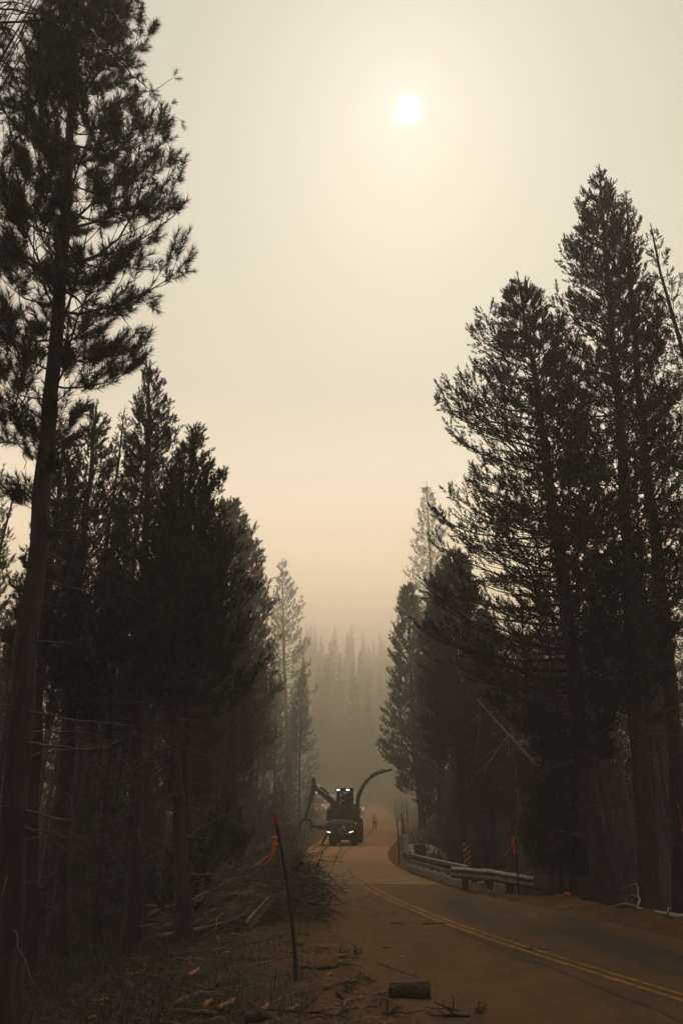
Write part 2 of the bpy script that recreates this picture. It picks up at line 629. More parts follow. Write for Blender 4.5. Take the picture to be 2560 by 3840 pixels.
def road_mat():
    m = bpy.data.materials.new('dusty_asphalt')
    m.use_nodes = True
    nt = m.node_tree
    L = nt.links.new
    b = nt.nodes['Principled BSDF']
    b.inputs['Roughness'].default_value = .88
    b.inputs['Specular IOR Level'].default_value = .2
    co = nt.nodes.new('ShaderNodeTexCoord')

    def nz(scale, detail=5, rough=.6, st=None):
        n = nt.nodes.new('ShaderNodeTexNoise')
        n.inputs['Scale'].default_value = scale
        n.inputs['Detail'].default_value = detail
        n.inputs['Roughness'].default_value = rough
        v = co.outputs['Object']
        if st:
            mp = nt.nodes.new('ShaderNodeMapping')
            mp.inputs['Scale'].default_value = st
            L(v, mp.inputs[0])
            v = mp.outputs[0]
        L(v, n.inputs['Vector'])
        return n.outputs[0]

    def rmp(v, a, b_):
        r = nt.nodes.new('ShaderNodeMapRange')
        r.inputs[1].default_value, r.inputs[2].default_value = a, b_
        L(v, r.inputs[0])
        return r.outputs[0]

    def mix(f, c1, c2):
        x = nt.nodes.new('ShaderNodeMix')
        x.data_type = 'RGBA'
        L(f, x.inputs[0])
        for i, c in ((6, c1), (7, c2)):
            if isinstance(c, tuple):
                x.inputs[i].default_value = (*c, 1)
            else:
                L(c, x.inputs[i])
        return x.outputs[2]

    def mth(op, a, b_):
        n = nt.nodes.new('ShaderNodeMath')
        n.operation = op
        for i, v in enumerate((a, b_)):
            if isinstance(v, (int, float)):
                n.inputs[i].default_value = v
            else:
                L(v, n.inputs[i])
        return n.outputs[0]
    asp = mix(rmp(nz(40, 3), .35, .7), (.040, .030, .021), (.070, .050, .034))
    asp = mix(rmp(nz(.8, 4, .6), .45, .7), asp, (.036, .028, .021))
    dust = mix(rmp(nz(1.1, 6, .7), .35, .65), (.088, .045, .020), (.138, .072, .034))
    dust = mix(rmp(nz(55, 2), .62, .70), dust, (.04, .026, .017))
    a = nt.nodes.new('ShaderNodeAttribute')
    a.attribute_name = 'dirt'
    f = mth('ADD', a.outputs['Fac'], mth('MULTIPLY', mth('SUBTRACT', nz(.8, 7, .72, (1, .22, 1)), .5), 2.6))
    near = mix(rmp(f, .15, .85), asp, dust)
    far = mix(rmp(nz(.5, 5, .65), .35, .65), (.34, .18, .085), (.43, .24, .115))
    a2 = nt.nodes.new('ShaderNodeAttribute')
    a2.attribute_name = 'dust_and_light'
    L(mix(a2.outputs['Fac'], near, far), b.inputs['Base Color'])  # road brightens with distance: more dust, plus near shade painted into the colour
    bp = nt.nodes.new('ShaderNodeBump')
    bp.inputs['Distance'].default_value = .014
    L(nz(60, 5, .75), bp.inputs['Height'])
    L(bp.outputs[0], b.inputs['Normal'])
    return m


def line_mat():
    m = mat('worn_yellow_line', (.29, .14, .024), .8, (.10, .058, .03), 5, detail=9, contrast=(.38, .60))
    return m


M['ground'] = ground_mat()
M['road'] = road_mat()
M['line'] = line_mat()
# ------------------------------------------------------------------ ground, road
def axis(knots):
    out = [knots[0][0]]
    for (a, s0), (b, _) in zip(knots[:-1], knots[1:]):
        n = max(1, int(round((b - a) / s0)))
        out += list(a + (b - a) * (np.arange(1, n + 1) / n))
    return np.array(out)


def build_ground():
    gx = axis([(-400, 40), (-120, 8), (-40, 2.0), (-14, .45), (-6, .11), (2.0, .3), (5, .12), (9, .5), (16, 2), (40, 8), (120, 40), (400, 40)])
    gy = axis([(-150, 25), (-10, 2), (7.5, .11), (20, .25), (32, .6), (60, 2.0), (150, 6), (320, 30), (500, 30)])
    X, Y = np.meshgrid(gx, gy)
    Z = gz(X, Y)
    # far out the terrain levels off
    nx, ny = len(gx), len(gy)
    i, j = np.meshgrid(np.arange(ny - 1), np.arange(nx - 1), indexing='ij')
    q = np.stack([i * nx + j, i * nx + j + 1, (i + 1) * nx + j + 1, (i + 1) * nx + j], -1).reshape(-1, 4)
    ul, ur = xl(Y) - X, X - xr(Y)
    dirt = np.clip(1.15 - .42 * np.maximum(ul, 0) + .0 * X, 0, 1) * (ur < 0) + np.clip(1.1 - .75 * np.maximum(ur, 0), 0, 1) * (ur >= 0)
    dirt = np.where(Y > 55, np.clip(1.1 - .25 * np.maximum(np.maximum(ul, ur), 0), 0, 1), dirt)
    me = np_mesh('ground', np.stack([X, Y, Z], -1).reshape(-1, 3), quads=q, mat=M['ground'], smooth=True, attr={'dirt': dirt.ravel()})
    return tag(link('ground', me), kind='structure')


def road_z(x, y):
    return Rz(y) - .012 * np.abs(np.asarray(x) - xc(y))


def strip(name, m, y0, y1, fa, fb, dz, dy=.5, nx=1, kind=None, edge=0.0, dirtf=None):
    ys = np.arange(y0, y1 + 1e-6, dy)
    t = np.linspace(0, 1, nx + 1)
    a, b = fa(ys), fb(ys)
    if edge:
        a = a + edge * (fnoise(ys, ys * 0, .7, 3) + .6 * fnoise(ys, ys * 0, .23, 4))
        b = b + edge * (fnoise(ys, ys * 0 + 9, .7, 5) + .6 * fnoise(ys, ys * 0, .21, 6))
    X = a[:, None] + (b - a)[:, None] * t
    Y = np.repeat(ys[:, None], nx + 1, 1)
    Z = road_z(X, Y) + dz
    n = nx + 1
    i, j = np.meshgrid(np.arange(len(ys) - 1), np.arange(nx), indexing='ij')
    q = np.stack([i * n + j, i * n + j + 1, (i + 1) * n + j + 1, (i + 1) * n + j], -1).reshape(-1, 4)
    V = np.stack([X, Y, Z], -1).reshape(-1, 3)
    at_ = {'dirt': dirtf(X, Y).ravel(), 'dust_and_light': (.9 * sstep(17, 50, Y)).ravel()} if dirtf else None
    return np_mesh(name, V, quads=q, mat=m, smooth=True, attr=at_)


def road_dirt(X, Y):
    d = (X - xl(Y)) / np.maximum(xr(Y) - xl(Y), .1)
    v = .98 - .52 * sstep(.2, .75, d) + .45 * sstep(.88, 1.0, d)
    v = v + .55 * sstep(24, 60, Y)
    return np.clip(v, 0.05, 1)


build_ground()
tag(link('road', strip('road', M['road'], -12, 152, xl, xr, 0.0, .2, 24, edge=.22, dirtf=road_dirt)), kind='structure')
for off in (-.17, .07):
    me = strip('road_line', M['line'], -8, 27.6, lambda y, o=off: xc(y) + o, lambda y, o=off: xc(y) + o + .10, .004, .25, 1, edge=.012)
    tag(link('road_line', me), kind='structure')
me = strip('road_line', M['line'], 36, 140, lambda y: xc(y) - .08, lambda y: xc(y) + .08, .004, .5, 1, edge=.02)
tag(link('road_line', me), kind='structure')
# bridge deck, its joints and the kerbs
deck = strip('bridge_deck', mat('bridge_deck_concrete', (.175, .108, .062), .9, (.235, .15, .088), 1.2, .004, 40), 26.2, 36.0, lambda y: xl(y) - .05, lambda y: xr(y) + .02, .004, .3, 10)
tag(link('bridge_deck', deck), kind='structure')


def crack(pts, w, dz, name='road_crack', rng=RNG):
    P = []
    for a, b in zip(pts[:-1], pts[1:]):
        n = max(2, int(np.hypot(b[0] - a[0], b[1] - a[1]) / .25))
        for k in range(n):
            t = k / n
            P.append((a[0] + (b[0] - a[0]) * t, a[1] + (b[1] - a[1]) * t))
    P.append(pts[-1])
    P = np.array(P)
    P[1:-1] += rng.uniform(-.04, .04, (len(P) - 2, 2))
    T = np.gradient(P, axis=0)
    T /= np.linalg.norm(T, axis=1)[:, None] + 1e-9
    Nn = np.stack([-T[:, 1], T[:, 0]], 1) * (w * rng.uniform(.4, 1.2, len(P)))[:, None]
    a, b = P - Nn / 2, P + Nn / 2
    V = np.stack([a, b], 1).reshape(-1, 2)
    V = np.column_stack([V, road_z(V[:, 0], V[:, 1]) + dz])
    n = len(P)
    q = np.array([(2 * i, 2 * i + 1, 2 * i + 3, 2 * i + 2) for i in range(n - 1)])
    return tag(link(name, np_mesh(name, V, quads=q, mat=M['asphalt_crack'])), kind='structure')


for y in (26.2, 29.0, 36.0):
    crack([(float(xl(y)), y), (float(xr(y)), y - .15)], .05, .009)
crack([(1.0, 24.2), (.75, 27.0), (.45, 29.5), (.3, 33)], .07, .009)
crack([(1.0, 24.2), (2.0, 24.6), (3.4, 24.2)], .045, .009)
crack([(-.35, 36.4), (-.3, 41), (-.1, 46), (.1, 52)], .05, .009)
crack([(3.9, 9.0), (3.2, 12.2), (2.9, 13.0), (2.4, 15.5), (1.75, 18.2), (1.5, 20.6)], .022, .009)
crack([(5.9, 12.5), (5.2, 14.1), (4.6, 14.9), (3.6, 15.2)], .018, .009)
crack([(1.0, 16.8), (2.0, 17.3), (3.2, 17.1), (4.6, 17.9), (5.9, 17.7)], .022, .009)
crack([(4.3, 17.8), (3.9, 19.6), (3.4, 21.8), (3.3, 23.4)], .018, .009)
crack([(1.75, 70), (2.6, 78), (3.5, 87)], .06, .009)


def kerb(ya, yb, side, w=.36, h=.22):
    ys = np.arange(ya, yb + .01, .5)
    b = MB()
    for y in ys[:-1]:
        pass
    pts = [(float(xr(y)) + .02, float(y)) for y in ys] if side > 0 else [(float(xl(y)) - .02 - w, float(y)) for y in ys]
    V, Fc = [], []
    prof = [(0, -.5), (0, h - .03), (.03, h), (w - .03, h), (w, h - .03), (w, -.5)]
    for x, y in pts:
        z = float(Rz(y))
        V += [(x + px_, y, z + pz + .02 * float(fnoise(y, px_ * 5, .5, 8))) for px_, pz in prof]
    n = len(prof)
    for i in range(len(pts) - 1):
        for j in range(n - 1):
            Fc.append((i * n + j, i * n + j + 1, (i + 1) * n + j + 1, (i + 1) * n + j))
    Fc.append(tuple(range(n))[::-1])
    Fc.append(tuple((len(pts) - 1) * n + j for j in range(n)))
    b.add(V, Fc)
    return tag(b.build('bridge_kerb', M['concrete']), 'worn concrete kerb along the bridge edge under the guardrail', 'kerb', kind='structure')


kerb(23.8, 33.0, 1)

# ------------------------------------------------------------------ haze
HX, HY0, HY1, HZ0, HZ1 = 420.0, -170.0, 520.0, -8.0, 72.0


def haze():
    b = MB()
    b.box((0, (HY0 + HY1) / 2, (HZ0 + HZ1) / 2), (2 * HX, HY1 - HY0, HZ1 - HZ0))
    m = bpy.data.materials.new('smoke_haze')
    m.use_nodes = True
    nt = m.node_tree
    nt.nodes.clear()
    v = nt.nodes.new('ShaderNodeVolumePrincipled')
    v.inputs['Color'].default_value = (.88, .85, .79, 1)
    v.inputs['Density'].default_value = HAZE_DENSITY
    v.inputs['Anisotropy'].default_value = .35
    o = nt.nodes.new('ShaderNodeOutputMaterial')
    nt.links.new(v.outputs[0], o.inputs['Volume'])
    tag(b.build('haze', m), kind='stuff')


haze()


def smoke_bank():
    """the thicker smoke lying up the valley"""
    b = MB()
    b.box((0, 215, 20), (700, 262, 54))
    m = bpy.data.materials.new('valley_smoke')
    m.use_nodes = True
    nt = m.node_tree
    nt.nodes.clear()
    v = nt.nodes.new('ShaderNodeVolumePrincipled')
    v.inputs['Color'].default_value = (.97, .935, .87, 1)
    v.inputs['Density'].default_value = .0175
    v.inputs['Anisotropy'].default_value = .55
    o = nt.nodes.new('ShaderNodeOutputMaterial')
    nt.links.new(v.outputs[0], o.inputs['Volume'])
    tag(b.build('smoke', m), kind='stuff')


smoke_bank()


# ------------------------------------------------------------------ trees
def shoot_template(n, length, nlen, width, rng, spread=48):
    """bottlebrush shoot along +x: n needles, one long triangle each"""
    s = rng.uniform(.08, 1, n) ** .8
    a = rng.uniform(0, 2 * np.pi, n)
    ang = np.radians(rng.normal(spread, 10, n)) * (1 - .45 * (s > .85))
    d = np.stack([np.cos(ang), np.sin(ang) * np.cos(a), np.sin(ang) * np.sin(a)], 1)
    base = np.stack([s * length, np.zeros(n), np.zeros(n)], 1)
    L = nlen * rng.uniform(.75, 1.15, n)[:, None]
    side = np.cross(d, rng.normal(0, 1, (n, 3)))
    side /= np.linalg.norm(side, axis=1)[:, None] + 1e-9
    w = width / 2
    return np.stack([base - side * w, base + side * w, base + d * L + np.array((0, 0, .12)) * L * 0], 1)   # n,3,3


def frames(D):
    D = D / (np.linalg.norm(D, axis=1)[:, None] + 1e-9)
    up = np.where(np.abs(D[:, 2:3]) < .95, np.array((0, 0, 1.)), np.array((0, 1., 0)))
    S = np.cross(up, D)
    S /= np.linalg.norm(S, axis=1)[:, None] + 1e-9
    U = np.cross(D, S)
    return np.stack([D, S, U], 2)   # columns


def instance_shoots(templates, P, D, scale, rng):
    out = []
    which = rng.integers(0, len(templates), len(P))
    Fm = frames(D)
    roll = rng.uniform(0, 2 * np.pi, len(P))
    for k, T in enumerate(templates):
        w = np.where(which == k)[0]
        if not len(w):
            continue
        Rr = np.zeros((len(w), 3, 3))
        c, s = np.cos(roll[w]), np.sin(roll[w])
        Rr[:, 0, 0] = 1
        Rr[:, 1, 1], Rr[:, 1, 2], Rr[:, 2, 1], Rr[:, 2, 2] = c, -s, s, c
        A = np.einsum('bij,bjk->bik', Fm[w], Rr) * scale[w][:, None, None]
        V = np.einsum('bij,nkj->bnki', A, T) + P[w][:, None, None]
        out.append(V.reshape(-1, 3))
    return np.concatenate(out)


def gen_tree(seed, trunk, r0, r1, t0, t1, prof, nl, elev, twigs, shoot, ends=(0.55, 1.0), droop=0.0, upturn=.35, dead=0, dead_t=(.08, .4), dead_len=1.6, limb_r=.035, t_sides=12, per_limb=False, start=.22, shoot_up=.45, twig_k=.46, sub=2):
    """trunk: (n,3) local curve. Returns dict of meshes: trunk, limb list, crown, dead"""
    rng = np.random.default_rng(seed)
    trunk = np.asarray(trunk, float)
    tt = np.linspace(0, 1, len(trunk))
    pos = lambda t: np.stack([np.interp(t, tt, trunk[:, k]) for k in range(3)], -1)
    n_t = 26
    ts = np.linspace(0, 1, n_t) ** 1.15
    P = pos(ts)
    P[1:-1, :2] += rng.normal(0, .018, (n_t - 2, 2)) * (r0 / .2)
    rad = r1 + (r0 - r1) * (1 - ts) ** .85
    rad = rad * (1 + .38 * np.exp(-ts * 30))
    radius_at = lambda t: np.interp(t, ts, rad)
    V, Q = tubes(P[None], rad[None], t_sides)
    jit = 1 + .055 * rng.normal(0, 1, (n_t, t_sides))
    Vr = V.reshape(n_t, t_sides, 3)
    Vr = P[:, None] + (Vr - P[:, None]) * jit[..., None]
    trunk_v, trunk_q = Vr.reshape(-1, 3), Q
    # limbs
    u = (np.arange(nl) + rng.uniform(0, 1, nl)) / nl
    tg_ = np.linspace(t0, t1, 60)
    wt_ = np.array([np.mean([prof(q, a) for a in (0.3, 1.8, 3.4, 5.0)]) for q in tg_])
    cw = np.cumsum(.22 + .78 * wt_ / wt_.max())
    cw = (cw - cw[0]) / (cw[-1] - cw[0])
    t = np.interp(u, cw, tg_)
    az = (np.arange(nl) * 2.39996 + rng.normal(0, .4, nl)) % (2 * np.pi)
    L = np.array([prof(a, b) for a, b in zip(t, az)]) * rng.uniform(.72, 1.12, nl)
    L = np.maximum(L, .12)
    e0 = np.radians(np.interp(t, [t0, t1], elev) + rng.normal(0, 7, nl))
    B0 = pos(t)
    n = 7
    s = np.linspace(0, 1, n)
    hz = np.stack([np.cos(az), np.sin(az), 0 * az], 1)
    sd = np.stack([-np.sin(az), np.cos(az), 0 * az], 1)
    wig = rng.normal(0, .06, (nl, 1)) * np.sin(s * 4 + rng.uniform(0, 6, (nl, 1)))
    zc = (np.tan(e0)[:, None] * s - droop * s * (1 - s) * 1.6 + upturn * s ** 2.4) * L[:, None] * np.cos(e0)[:, None] ** .5
    Ht = trunk[-1, 2]
    rise = np.maximum(.05, (Ht - B0[:, 2]) * .5)
    zc = zc * np.minimum(1, rise / np.maximum(zc[:, -1], 1e-3))[:, None]
    PL = B0[:, None] + hz[:, None] * (L[:, None] * np.cos(e0)[:, None] * s)[..., None] + sd[:, None] * (wig * L[:, None])[..., None]
    PL[..., 2] += zc + rng.normal(0, .012, (nl, n)) * L[:, None]
    lr = np.clip(limb_r * (L / 2.5) ** .8, .006, .08)
    RL = lr[:, None] * (1 - .85 * s)
    # twigs
    k = twigs
    sj = np.linspace(start, .97, k)[None] + rng.normal(0, .02, (nl, k))
    sj = np.clip(sj, .1, .99)
    idx = sj * (n - 1)
    i0 = np.clip(idx.astype(int), 0, n - 2)
    fr = idx - i0
    rows = np.arange(nl)[:, None]
    A = PL[rows, i0]
    Bp = PL[rows, i0 + 1]
    T0 = A + (Bp - A) * fr[..., None]
    tg = Bp - A
    tg /= np.linalg.norm(tg, axis=2, keepdims=True) + 1e-9
    side = np.where((np.arange(k) % 2)[None, :, None] == 0, 1, -1) * sd[:, None]
    aa = np.radians(rng.normal(52, 12, (nl, k)))[..., None]
    TD = tg * np.cos(aa) + side * np.sin(aa)
    TD[..., 2] += rng.normal(.18, .2, (nl, k))
    TD /= np.linalg.norm(TD, axis=2, keepdims=True)
    TL = np.clip((twig_k * (1 - sj) + .13) * L[:, None], .15, 1.5) * rng.uniform(.6, 1.2, (nl, k))
    m = 4
    w = np.linspace(0, 1, m)
    PT = T0[:, :, None] + TD[:, :, None] * (TL[..., None] * w)[..., None]
    PT[..., 2] += (upturn * .5 * w ** 2 - droop * .3 * w)[None, None] * TL[..., None]
    PT = PT.reshape(-1, m, 3)
    RT = np.clip(lr[:, None] * .35, .004, .02).repeat(k, 1).reshape(-1, 1) * (1 - .6 * w)
    # short limbs carry fewer twigs
    keep = rng.uniform(0, 1, (nl, k)) < np.clip(.18 + L[:, None] / 1.1, 0, 1)
    lkeep = keep.sum(1)
    kr = keep.reshape(-1)
    PT_all, RT_all = PT, RT
    PT, RT = PT[kr], RT[kr]
    tsz = np.repeat(np.clip(.62 + L / 2.2, .6, 1.0), k)[kr]
    # shoots
    tmpl, sc0, per = shoot
    SP, SD, SS = [], [], []
    tdir = (PT[:, -1] - PT[:, -2])
    tdir /= np.linalg.norm(tdir, axis=1)[:, None] + 1e-9
    for q in range(per):
        f = ends[0] + (ends[1] - ends[0]) * (q / max(1, per - 1))
        ii = min(m - 2, int(f * (m - 1)))
        ff = f * (m - 1) - ii
        p = PT[:, ii] * (1 - ff) + PT[:, ii + 1] * ff
        d = tdir * .9 + rng.normal(0, .34 if q < per - 1 else .18, tdir.shape)
        d[:, 2] += shoot_up
        SP.append(p)
        SD.append(d)
        SS.append(tsz)
    for q in range(sub):
        ld = PL[:, -1] - PL[:, -2]
        ld = ld / (np.linalg.norm(ld, axis=1)[:, None] + 1e-9)
        d = ld + rng.normal(0, .3, ld.shape) * (q > 0)
        d[:, 2] += shoot_up * .8
        SP.append(PL[:, -1] if q == 0 else PL[:, -2] * .5 + PL[:, -1] * .5)
        SD.append(d)
        SS.append(np.clip(.62 + L / 2.2, .6, 1.0))
    # leader
    top = pos(np.array([1.0, .985, .97, .955]))
    SP.append(np.concatenate([top, top]))
    ld = np.concatenate([np.tile((0, 0, 1.), (4, 1)), np.tile((0, 0, 1.), (4, 1)) + rng.normal(0, .5, (4, 3))])
    ld[:, 2] = np.abs(ld[:, 2]) + .4
    SD.append(ld)
    SS.append(np.full(8, .75))
    SS = np.concatenate(SS)
    SP, SD = np.concatenate(SP), np.concatenate(SD)
    crown_v = instance_shoots(tmpl, SP, SD, sc0 * SS * rng.uniform(.7, 1.25, len(SP)), rng)
    # dead lower branches: thin, curved, bare
    dead_vq = []
    if dead:
        td = rng.uniform(*dead_t, dead)
        ad = rng.uniform(0, 2 * np.pi, dead)
        Ld = dead_len * rng.uniform(.35, 1.2, dead)
        h2 = np.stack([np.cos(ad), np.sin(ad), 0 * ad], 1)
        s2 = np.stack([-np.sin(ad), np.cos(ad), 0 * ad], 1)
        Bd = pos(td)
        sl = rng.normal(.05, .3, dead)
        PD = Bd[:, None] + h2[:, None] * (Ld[:, None] * s)[..., None] + s2[:, None] * (rng.normal(0, .2, (dead, 1)) * Ld[:, None] * s ** 2)[..., None]
        PD[..., 2] += (sl[:, None] * s - .5 * s ** 2 * rng.uniform(-.2, 1, (dead, 1))) * Ld[:, None]
        PD[:, 1:] += rng.normal(0, .03, (dead, n - 1, 3))
        dead_vq.append(tubes(PD, (.004 + .0045 * Ld[:, None]) * (1 - .75 * s), 4))
        kk = 4
        jj = rng.integers(2, n - 1, (dead, kk))
        b0 = PD[np.arange(dead)[:, None], jj].reshape(-1, 3)
        dd = np.repeat(h2, kk, 0) * .7 + rng.normal(0, .55, (dead * kk, 3))
        dd[:, 2] -= .25
        lt = np.repeat(Ld, kk) * rng.uniform(.15, .5, dead * kk)
        wq = np.linspace(0, 1, 4)
        pt = b0[:, None] + dd[:, None] * (lt[:, None] * wq)[..., None]
        pt[..., 2] -= (.25 * lt[:, None] * wq ** 2)
        pt[:, 1:] += rng.normal(0, .02, (dead * kk, 3, 3))
        dead_vq.append(tubes(pt, np.full((dead * kk, 1), .0035) * (1 - .6 * wq), 3))
    res = {'trunk': (trunk_v, trunk_q), 'crown': crown_v, 'dead': dead_vq}
    if per_limb:
        res['limbs'] = [merge_vq([tubes(PL[i:i + 1], RL[i:i + 1], 6), tubes(PT_all[i * k:(i + 1) * k], RT_all[i * k:(i + 1) * k], 3)]) for i in range(nl)]
    else:
        res['wood'] = [tubes(PL, RL, 5), tubes(PT, RT, 3)]
    return res


def tree_meshes(res, name, bark='bark', needle='needle', deadmat='deadwood'):
    out = {}
    tm = [res['trunk']] + res.get('wood', [])
    V, Q = merge_vq(tm)
    me = np_mesh(name + '_trunk', V, quads=Q, mat=M[bark], smooth=True)
    out['trunk'] = me
    if len(res['crown']):
        out['crown'] = np_mesh(name + '_crown', res['crown'], tris=np.arange(len(res['crown'])).reshape(-1, 3), mat=M[needle])
    if res['dead']:
        V, Q = merge_vq(res['dead'])
        out['dead'] = np_mesh(name + '_dead', V, quads=Q, mat=M[deadmat])
    if 'limbs' in res:
        out['limbs'] = [np_mesh(name + '_limb', V, quads=Q, mat=M[bark], smooth=True) for V, Q in res['limbs']]
    return out


def place_tree(name, meshes, loc, label, group=None, rz=0.0, scale=1.0, cat='tree'):
    t = empty(name, loc, label, cat, group, rz)
    t.scale = (scale, scale, scale) if np.isscalar(scale) else scale
    link('trunk', meshes['trunk'], t)
    for l in meshes.get('limbs', []):
        link('limb', l, t)
    if 'dead' in meshes:
        tag(link('dead_branches', meshes['dead'], t), kind='stuff')
    if 'crown' in meshes:
        tag(link('crown', meshes['crown'], t), kind='stuff')
    return t


def pixel_tree(name, label, Y, trunk_px, ext, base=None, group=None, needle='needle', fill=1.0, depth_r=None, cat='tree', **kw):
    """tree standing at depth Y: trunk_px = [(x,y)..] photo pixels (1568 wide) from low to top; ext = [(y,left,right)] crown half-widths in those pixels"""
    W = np.array([at2(x, y, Y) for x, y in trunk_px])
    # extend to the ground
    d = W[0] - W[1]
    z0 = gzf(W[0][0], Y)
    if W[0][2] > z0:
        W = np.vstack([W[0] + d * ((W[0][2] - z0 + .15) / max(1e-3, -d[2])), W])
    base = W[0].copy()
    Lc = W - base
    H = Lc[-1][2]
    # resample evenly in z
    zz = np.linspace(0, H, 30)
    Lc = np.stack([np.interp(zz, Lc[:, 2], Lc[:, 0]), np.zeros(30) + .12 * np.sin(zz * .35 + Y), zz], 1)
    E = []
    for y, l, r in ext:
        p = at2(784, y, Y)
        zc = Y * math.cos(PITCH) + (p[2] - EYE) * math.sin(PITCH)
        ppm = F_PX / K / zc
        E.append(((p[2] - base[2]) / H, l / ppm, r / ppm))
    E.sort()
    E = np.array(E)

    def prof(t, az):
        l, r = np.interp(t, E[:, 0], E[:, 1]), np.interp(t, E[:, 0], E[:, 2])
        c = math.cos(az)
        side = r if c > 0 else l
        dp = min(l, r) if depth_r is None else depth_r
        return abs(c) * side + (1 - abs(c)) * (.5 * (l + r) * fill)
    res = gen_tree(trunk=Lc, t0=float(E[0, 0]), t1=.985, prof=prof, **kw)
    ms = tree_meshes(res, name, needle=needle)
    return place_tree(name, ms, tuple(base), label, group, cat=cat)


_rt = np.random.default_rng(3)
T_LONG = [shoot_template(95, .36, .125, .0075, _rt, 48) for _ in range(5)]
T_MID = [shoot_template(28, .26, .085, .020, _rt, 46) for _ in range(4)]
T_FAR = [shoot_template(15, .34, .11, .034, _rt, 42) for _ in range(4)]
T_FIR = [shoot_template(12, .50, .20, .065, _rt, 55) for _ in range(4)]

# --- the big pine close by on the verge
pixel_tree('pine_tree', 'tall long-needled pine nearest the camera, its furrowed trunk rising past the frame edge', 10.5,
           [(38, 1950), (50, 1700), (85, 1200), (112, 900), (135, 640), (152, 480), (172, 200), (182, 20), (186, -70)],
           [(1260, 60, 20), (1120, 110, 40), (1000, 150, 70), (900, 190, 160), (830, 200, 265), (720, 220, 300), (560, 200, 265), (400, 170, 215), (200, 120, 165), (20, 80, 90), (-60, 20, 25)],
           seed=21, r0=.19, r1=.03, nl=74, elev=(-2, 44), twigs=9, shoot=(T_LONG, 1.45, 4), upturn=.42, droop=.1, dead=26, dead_t=(.06, .36), dead_len=1.7, limb_r=.034, per_limb=True, start=.3, t_sides=18, shoot_up=.5)

# --- the group of right-hand pines
pixel_tree('pine_tree', 'broad pine leaning over the road with long boughs reaching above the guardrail', 20,
           [(1388, 2030), (1345, 1800), (1300, 1400), (1262, 1130), (1235, 900), (1213, 760), (1190, 634)],
           [(1760, 90, 60), (1640, 200, 90), (1540, 300, 110), (1420, 360, 130), (1330, 335, 140), (1220, 240, 140), (1070, 262, 130), (960, 205, 110), (850, 150, 90), (740, 66, 48), (690, 34, 28), (660, 16, 14), (634, 5, 5)],
           seed=5, r0=.29, r1=.03, nl=185, elev=(-9, 42), twigs=14, shoot=(T_MID, 1.25, 4), upturn=.2, droop=.08, dead=34, dead_t=(.08, .36), dead_len=2.0, limb_r=.034, per_limb=True, start=.16, twig_k=.6)
pixel_tree('pine_tree', 'tallest dark pine on the guardrail side with dense spire-shaped crown', 19,
           [(1497, 2070), (1478, 1800), (1442, 1300), (1420, 1000), (1402, 700), (1386, 480), (1377, 386)],
           [(1650, 60, 60), (1500, 130, 120), (1300, 170, 140), (1100, 170, 140), (900, 150, 125), (700, 124, 95), (600, 95, 80), (500, 55, 45), (430, 25, 20), (386, 8, 8)],
           seed=9, r0=.25, r1=.025, nl=190, elev=(-8, 52), twigs=11, shoot=(T_MID, 1.2, 4), upturn=.32, droop=.15, dead=40, dead_t=(.06, .38), dead_len=2.2, limb_r=.036, per_limb=True, start=.25)
pixel_tree('pine_tree', 'dark pine close behind the tallest one, its tip just lower', 21.5,
           [(1560, 1990), (1545, 1700), (1500, 1180), (1465, 880), (1445, 650), (1436, 446)],
           [(1500, 80, 90), (1300, 120, 130), (1000, 120, 120), (800, 90, 95), (640, 60, 60), (520, 40, 38), (446, 8, 8)],
           seed=13, r0=.27, r1=.025, nl=110, elev=(-5, 60), twigs=9, shoot=(T_MID, 1.0, 4), upturn=.3, droop=.2, dead=30, dead_t=(.1, .5), dead_len=2.2)
pixel_tree('pine_tree', 'sparse leaning pine with thin needles and bare twigs at the picture edge', 18,
           [(1640, 1300), (1600, 1000), (1560, 800), (1520, 640), (1497, 520)],
           [(1300, 100, 110), (1000, 110, 110), (800, 70, 70), (650, 28, 28), (580, 25, 22), (520, 6, 6)],
           seed=15, r0=.17, r1=.022, nl=95, elev=(-12, 45), twigs=8, shoot=(T_MID, .95, 3), upturn=.2, droop=.3, dead=60, dead_t=(.3, .75), dead_len=1.8)
pixel_tree('pine_tree', 'slender pine trunk with drooping dead twigs between the guardrail pines', 24,
           [(1500, 2000), (1492, 1700), (1470, 1350), (1460, 1150), (1450, 1000)],
           [(1500, 90, 90), (1300, 80, 80), (1150, 50, 50), (1000, 8, 8)],
           seed=19, r0=.15, r1=.02, nl=60, elev=(-10, 40), twigs=8, shoot=(T_MID, 1.0, 3), upturn=.25, droop=.2, dead=40, dead_t=(.1, .6), dead_len=2.0)
# --- left group
pixel_tree('pine_tree', 'dark pine with the highest pointed top in the stand behind the brush pile', 17.5,
           [(306, 2130), (312, 1800), (330, 1300), (342, 1000), (346, 846)],
           [(1640, 60, 60), (1450, 120, 100), (1250, 105, 95), (1100, 80, 78), (980, 60, 60), (900, 36, 34), (846, 8, 8)],
           seed=31, r0=.20, r1=.02, nl=120, elev=(0, 62), twigs=9, shoot=(T_MID, 1.05, 3), upturn=.32, droop=.12, dead=40, dead_t=(.1, .45), dead_len=2.0)
pixel_tree('pine_tree', 'dark pine beside the brush pile with boughs stretching towards the road', 15.2,
           [(423, 2120), (410, 1800), (402, 1560), (420, 1250), (440, 1080), (450, 986)],
           [(1640, 60, 150), (1560, 80, 185), (1480, 90, 175), (1380, 90, 140), (1280, 85, 120), (1180, 65, 82), (1090, 40, 44), (1030, 18, 20), (986, 6, 6)],
           seed=37, r0=.155, r1=.018, nl=105, elev=(-2, 64), twigs=9, shoot=(T_MID, 1.2, 4), upturn=.42, droop=.12, dead=46, dead_t=(.12, .5), dead_len=1.8)
